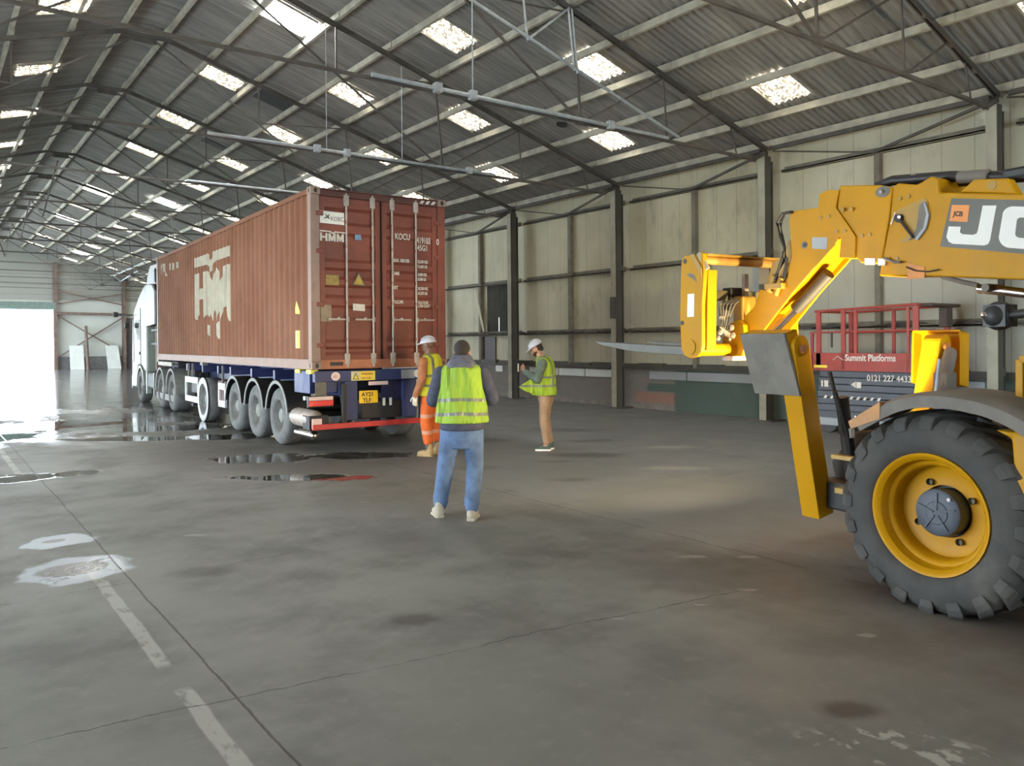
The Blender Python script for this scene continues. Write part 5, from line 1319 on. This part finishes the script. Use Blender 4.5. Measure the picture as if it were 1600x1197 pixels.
for P_ in ((LS, LE, LW), (RS, RE, RW)): limb(m, P_, [.082, .074, .052])
jk = remesh(m.build('jacket', M['navy'], pA, smooth=True), .011, 5)
m = MB(); m.loft([(0, -.03, 1.475, .15, .12), (0, -.03, 1.53, .155, .125), (0, -.005, 1.575, .125, .115), (0, .02, 1.61, .105, .105), (0, .03, 1.63, .088, .09)]); m.cap((-.08, -.10, 1.52), (.08, -.10, 1.52), .05, .05)
remesh(m.build('hood', M['hood'], jk, smooth=True), .01, 4)
m = MB()   # jeans
m.loft([(-.0, .0, .70, .12, .11), (0, .01, .80, .195, .145), (0, .0, .90, .205, .15), (0, .0, .97, .19, .14)])
limb(m, [(-.105, .01, .86), (-.17, .02, .52), (-.225, .05, .17), (-.228, .05, .13)], [.115, .088, .074, .070]); limb(m, [(.105, .01, .86), (.125, .03, .52), (.10, -.11, .17), (.098, -.115, .13)], [.115, .088, .074, .070])
for z in (.16, .20): m.cap((-.226, .05, z), (-.222, .06, z + .01), .079, .078); m.cap((.098, -.11, z), (.10, -.10, z + .01), .079, .078)
remesh(m.build('jeans', M['denim'], pA, smooth=True), .011, 4)
m = MB(); m.box(.02, .17, -.155, -.14, .78, .90); 
vA = hivis('plain_yellow_vest', (.27, .42, .03), 1.195, 1.055, .019, slope=-.05)
m = MB(); m.loft([(0, .0, .955, .272, .200, 2.4), (0, .0, 1.05, .262, .192, 2.4), (0, .0, 1.20, .250, .182, 2.4), (0, -.005, 1.30, .222, .172, 2.4), (0, -.012, 1.42, .212, .165, 2.4), (0, -.012, 1.49, .205, .150, 2.3), (0, -.01, 1.525, .17, .130), (0, -.0, 1.54, .12, .10)], 28)
vs = remesh(m.build('vest', vA, pA, smooth=True), .012, 4)
for h_, t_, nm in (((-.235, .02, 0), (-.30, .21, 0), 'left'), ((.095, -.13, 0), (.12, .08, 0), 'right')):
    m = MB(); shoe(m, h_, t_, .15, .052); bo = remesh(m.build('boot', M['boot'], pA, smooth=True), .007, 2); sole('boot_sole', h_, t_, M['boot'], bo)
ph = MB().box(-.03, .03, .325, .335, 1.22, 1.36).build('phone', M['black'], None, bevel=.008)
ph.matrix_world = Matrix.Translation((4.33, 6.66, 0)) @ Matrix.Rotation(-.6403, 4, 'Z'); tag(ph, 'dark phone held in front of the man in blue jeans', 'phone')

# ---------------- worker in orange trousers, facing the container
pB = thing('person', 'worker in white hard hat and orange trousers facing the container doors', 'person', (6.36, 10.66, 0), .42)
rotH = Matrix.Rotation(R(-8), 3, 'X') @ Matrix.Rotation(R(22), 3, 'Z')
b = MB()
limb(b, [(-.10, .0, .93), (-.12, .02, .50), (-.13, -.04, .09)], [.085, .055, .042]); limb(b, [(.10, .0, .93), (.11, .02, .50), (.12, .0, .09)], [.085, .055, .042])
b.cap((-.13, -.04, .09), (-.15, .08, .05), .04, .03); b.cap((.12, .0, .09), (.13, .12, .05), .04, .03)
b.loft([(0, .0, .85, .14, .10), (0, 0, .96, .16, .115), (0, .01, 1.12, .15, .11), (0, .0, 1.32, .17, .12), (0, -.01, 1.45, .18, .11), (0, .0, 1.53, .10, .08), (0, .02, 1.58, .06, .06)])
b.cap((0, .0, 1.50), (0, .035, 1.64), .060, .055)
LS, LE, LW = (-.21, .0, 1.46), (-.27, -.02, 1.17), (-.27, .10, .95); RS, RE, RW = (.21, .0, 1.46), (.27, -.02, 1.17), (.27, .09, .96)
limb(b, [LS, LE, LW], [.055, .042, .030]); limb(b, [RS, RE, RW], [.055, .042, .030])
T = head(b, (0, .05, 1.70), rotH)
hand(b, LW, (-.02, .15, -1), (.0, 1, .1), 1, .4); hand(b, RW, (.02, .15, -1), (0, 1, .1), -1, .4)
body = remesh(b.build('body', M['skin_dark'], pB, smooth=True), .0065, 3); eyes(T, body)
m = MB(); hand(m, LW, (-.02, .15, -1), (.0, 1, .1), 1, .4, 1.15); hand(m, RW, (.02, .15, -1), (0, 1, .1), -1, .4, 1.15); remesh(m.build('glove', M['glove'], pB, smooth=True), .005, 1)
m = MB(); m.loft([(0, .0, .90, .18, .13), (0, .0, 1.1, .18, .135), (0, .0, 1.32, .20, .14), (0, -.01, 1.44, .215, .13), (0, -.01, 1.52, .15, .11), (0, .0, 1.57, .10, .09)])
for P_ in ((LS, LE, LW), (RS, RE, RW)): limb(m, P_, [.076, .066, .050])
remesh(m.build('jacket', M['brown_jacket'], pB, smooth=True), .011, 4)
vB = hivis('bright_yellow_vest', (.50, .50, .015), 1.245, 1.095, .022, .125, slope=.0)
m = MB(); m.loft([(0, .01, .93, .235, .175), (0, .01, 1.05, .235, .175), (0, .0, 1.25, .225, .168), (0, -.005, 1.40, .212, .158), (0, -.012, 1.50, .195, .142), (0, -.01, 1.565, .14, .115), (0, .0, 1.585, .10, .09)], 28)
remesh(m.build('vest', vB, pB, smooth=True), .012, 4)
g = G('orange_workwear'); co = g.coords(); n = g.noise(co, 7., 4)
c = g.mix(g.rng(n, .3, .7), (.48, .085, .01), (.62, .12, .015)); bnd = g.f('MAXIMUM', g.rng(g.f('ABSOLUTE', g.f('SUBTRACT', g.z, .62)), .03, .026), g.rng(g.f('ABSOLUTE', g.f('SUBTRACT', g.z, .37)), .03, .026))
g.base(g.mix(bnd, c, (.50, .24, .16))); g.rough(.8); g.bump(g.noise(co, 11., 3), .6, .02)
m = MB(); m.loft([(0, .0, .74, .13, .11), (0, .0, .84, .19, .14), (0, .0, .95, .19, .14), (0, .0, 1.0, .175, .13)])
limb(m, [(-.10, .0, .86), (-.118, .02, .50), (-.128, -.03, .24)], [.108, .088, .080]); limb(m, [(.10, .0, .86), (.11, .02, .50), (.12, .0, .26)], [.108, .088, .080])
remesh(m.build('trousers', g.m, pB, smooth=True), .011, 4)
m = MB(); m.cap((-.13, -.04, .13), (-.13, -.035, .23), .052, .056); m.cap((.12, .0, .13), (.12, .0, .25), .052, .056); m.build('sock', M['dark_sheet'], pB, smooth=True)
for h_, t_ in (((-.13, -.06, 0), (-.16, .15, 0)), ((.12, -.02, 0), (.14, .19, 0))):
    m = MB(); shoe(m, h_, t_, .16, .056); bo = remesh(m.build('boot', M['boot_tan'], pB, smooth=True), .008, 2); sole('boot_sole', h_, t_, M['boot_tan'], bo)
def hard_hat(par, T, rot, k=1., brim=1.):
    m = MB(); v = []; f = []; n_ = 12; seg = 28
    for i in range(n_ + 1):
        a = PI / 2 * i / n_
        for j in range(seg):
            b_ = 2 * PI * j / seg; r_ = math.cos(a)
            v.append(T((.102 * r_ * math.cos(b_), -.008 + .128 * r_ * math.sin(b_), .052 + .098 * math.sin(a))))
    for i in range(n_):
        for j in range(seg): a, b_ = i * seg + j, i * seg + (j + 1) % seg; f.append((a, b_, b_ + seg, a + seg))
    m.add(v, f); o = m.build('hard_hat', M['helmet'], par, smooth=True); o.modifiers.new('shell', 'SOLIDIFY').thickness = .004
    m = MB(); pts = []
    for j in range(28):
        b_ = 2 * PI * j / 28; fr = max(0, math.sin(b_)); pts.append((.112 * math.cos(b_), -.008 + .136 * math.sin(b_) + .045 * fr ** 2))
    lo = [T((x, y, .046 - .10 * max(0, y - .09))) for x, y in pts]; hi = [T((x, y, .056 - .10 * max(0, y - .09))) for x, y in pts]
    m.add(lo + hi, [tuple(range(28)), tuple(reversed(range(28, 56)))] + [(j, j + 28, (j + 1) % 28 + 28, (j + 1) % 28) for j in range(28)])
    m.build('hat_brim', M['helmet'], o, smooth=True)
    m = MB(); m.tube([T((0, -.12 + .02 * q, .052 + .104 * math.sqrt(max(0, 1 - ((-.112 + .02 * q) / .13) ** 2)))) for q in range(12)], .008, 8); m.build('hat_ridge', M['helmet'], o, smooth=True)
    return o
hard_hat(pB, T, rotH, 1.)

# ---------------- man in tan trousers, side on, looking down at his hands
pC = thing('person', 'man in white hard hat and tan trousers looking down at his hands', 'person', (8.10, 9.98, 0), .78)
rotH = Matrix.Rotation(R(-30), 3, 'X')
b = MB()
limb(b, [(-.10, .0, .90), (-.10, .03, .49), (-.10, -.03, .08)], [.083, .053, .04]); limb(b, [(.10, .0, .90), (.09, .02, .49), (.08, -.06, .08)], [.083, .053, .04])
b.cap((-.10, -.03, .08), (-.11, .09, .04), .04, .03); b.cap((.08, -.06, .08), (.08, .05, .04), .04, .03)
b.loft([(0, -.01, .83, .14, .10), (0, -.01, .94, .155, .11), (0, -.02, 1.10, .145, .105), (0, -.02, 1.28, .165, .12), (0, .0, 1.41, .175, .11), (0, .02, 1.49, .10, .08), (0, .04, 1.54, .06, .06)])
b.cap((0, .03, 1.45), (0, .12, 1.58), .058, .054)
LS, LE, LW = (-.20, .02, 1.41), (-.23, .10, 1.15), (-.10, .32, 1.27); RS, RE, RW = (.20, .02, 1.41), (.23, .12, 1.15), (.08, .34, 1.25)
limb(b, [LS, LE, LW], [.053, .042, .030]); limb(b, [RS, RE, RW], [.053, .042, .030])
T = head(b, (0, .135, 1.635), rotH)
hand(b, LW, (.5, .6, .5), (-.3, .2, 1), 1, .7); hand(b, RW, (-.5, .5, .5), (.3, .2, 1), -1, .7)
body = remesh(b.build('body', M['skin'], pC, smooth=True), .0065, 3); eyes(T, body)
m = MB(); m.ball(T((0, .055, -.065)), (.052, .045, .042), 12, rotH); m.ball(T((0, .03, -.045)), (.066, .05, .035), 12, rotH); remesh(m.build('beard', M['hair'], pC, smooth=True), .008, 1)
m = MB(); m.ball(T((0, -.035, .02)), (.082, .078, .070), 14, rotH); m.ball(T((0, -.07, -.02)), (.062, .04, .055), 12, rotH); remesh(m.build('hair', M['hair'], pC, smooth=True), .008, 1)
m = MB(); m.loft([(0, -.01, .86, .175, .13), (0, -.02, .9, .18, .14), (0, -.02, 1.1, .175, .135), (0, -.02, 1.28, .19, .14), (0, .0, 1.40, .205, .13), (0, .02, 1.48, .14, .11), (0, .03, 1.53, .09, .085)])
for P_ in ((LS, LE, LW), (RS, RE, RW)): limb(m, P_, [.076, .070, .046])
remesh(m.build('jacket', M['green_jacket'], pC, smooth=True), .011, 4)
vC = hivis('open_yellow_vest', (.30, .44, .02), 1.185, 1.045, .020, .12, slope=.0)
m = MB(); m.loft([(0, .02, .89, .205, .205), (0, .045, .96, .215, .235), (0, .06, 1.05, .215, .240), (0, .015, 1.17, .208, .190), (0, -.01, 1.28, .202, .155), (0, .0, 1.40, .200, .150), (0, .015, 1.47, .165, .130), (0, .025, 1.525, .11, .10)], 28)
m.prism([(.15, 1.20), (.38, 1.02), (.30, .96), (.18, .92)], YZ, -.19, -.17); m.prism([(.15, 1.20), (.42, 1.03), (.30, .96), (.18, .92)], YZ, -.215, -.185)
remesh(m.build('vest', vC, pC, smooth=True), .010, 3)
m = MB(); m.loft([(0, -.01, .72, .12, .10), (0, -.01, .82, .175, .13), (0, -.01, .93, .175, .13)])
limb(m, [(-.10, -.01, .84), (-.10, .02, .49), (-.10, -.03, .14)], [.098, .074, .062]); limb(m, [(.10, -.01, .84), (.09, .01, .49), (.08, -.055, .14)], [.098, .074, .062])
remesh(m.build('trousers', M['tan'], pC, smooth=True), .011, 4)
for h_, t_ in (((-.10, -.05, 0), (-.12, .16, 0)), ((.08, -.08, 0), (.09, .12, 0))):
    m = MB(); shoe(m, h_, t_, .10, .048); bo = remesh(m.build('shoe', M['shoe'], pC, smooth=True), .007, 2); sole('shoe_sole', h_, t_, M['logo_white'], bo, .052)
hard_hat(pC, T, rotH)
pp = MB().box(-.05, .03, .435, .442, 1.27, 1.40).build('folded_paper', M['logo_white'], None)
pp.matrix_world = Matrix.Translation((8.10, 9.98, 0)) @ Matrix.Rotation(.78, 4, 'Z'); tag(pp, 'small white paper held by the man in tan trousers', 'paper')
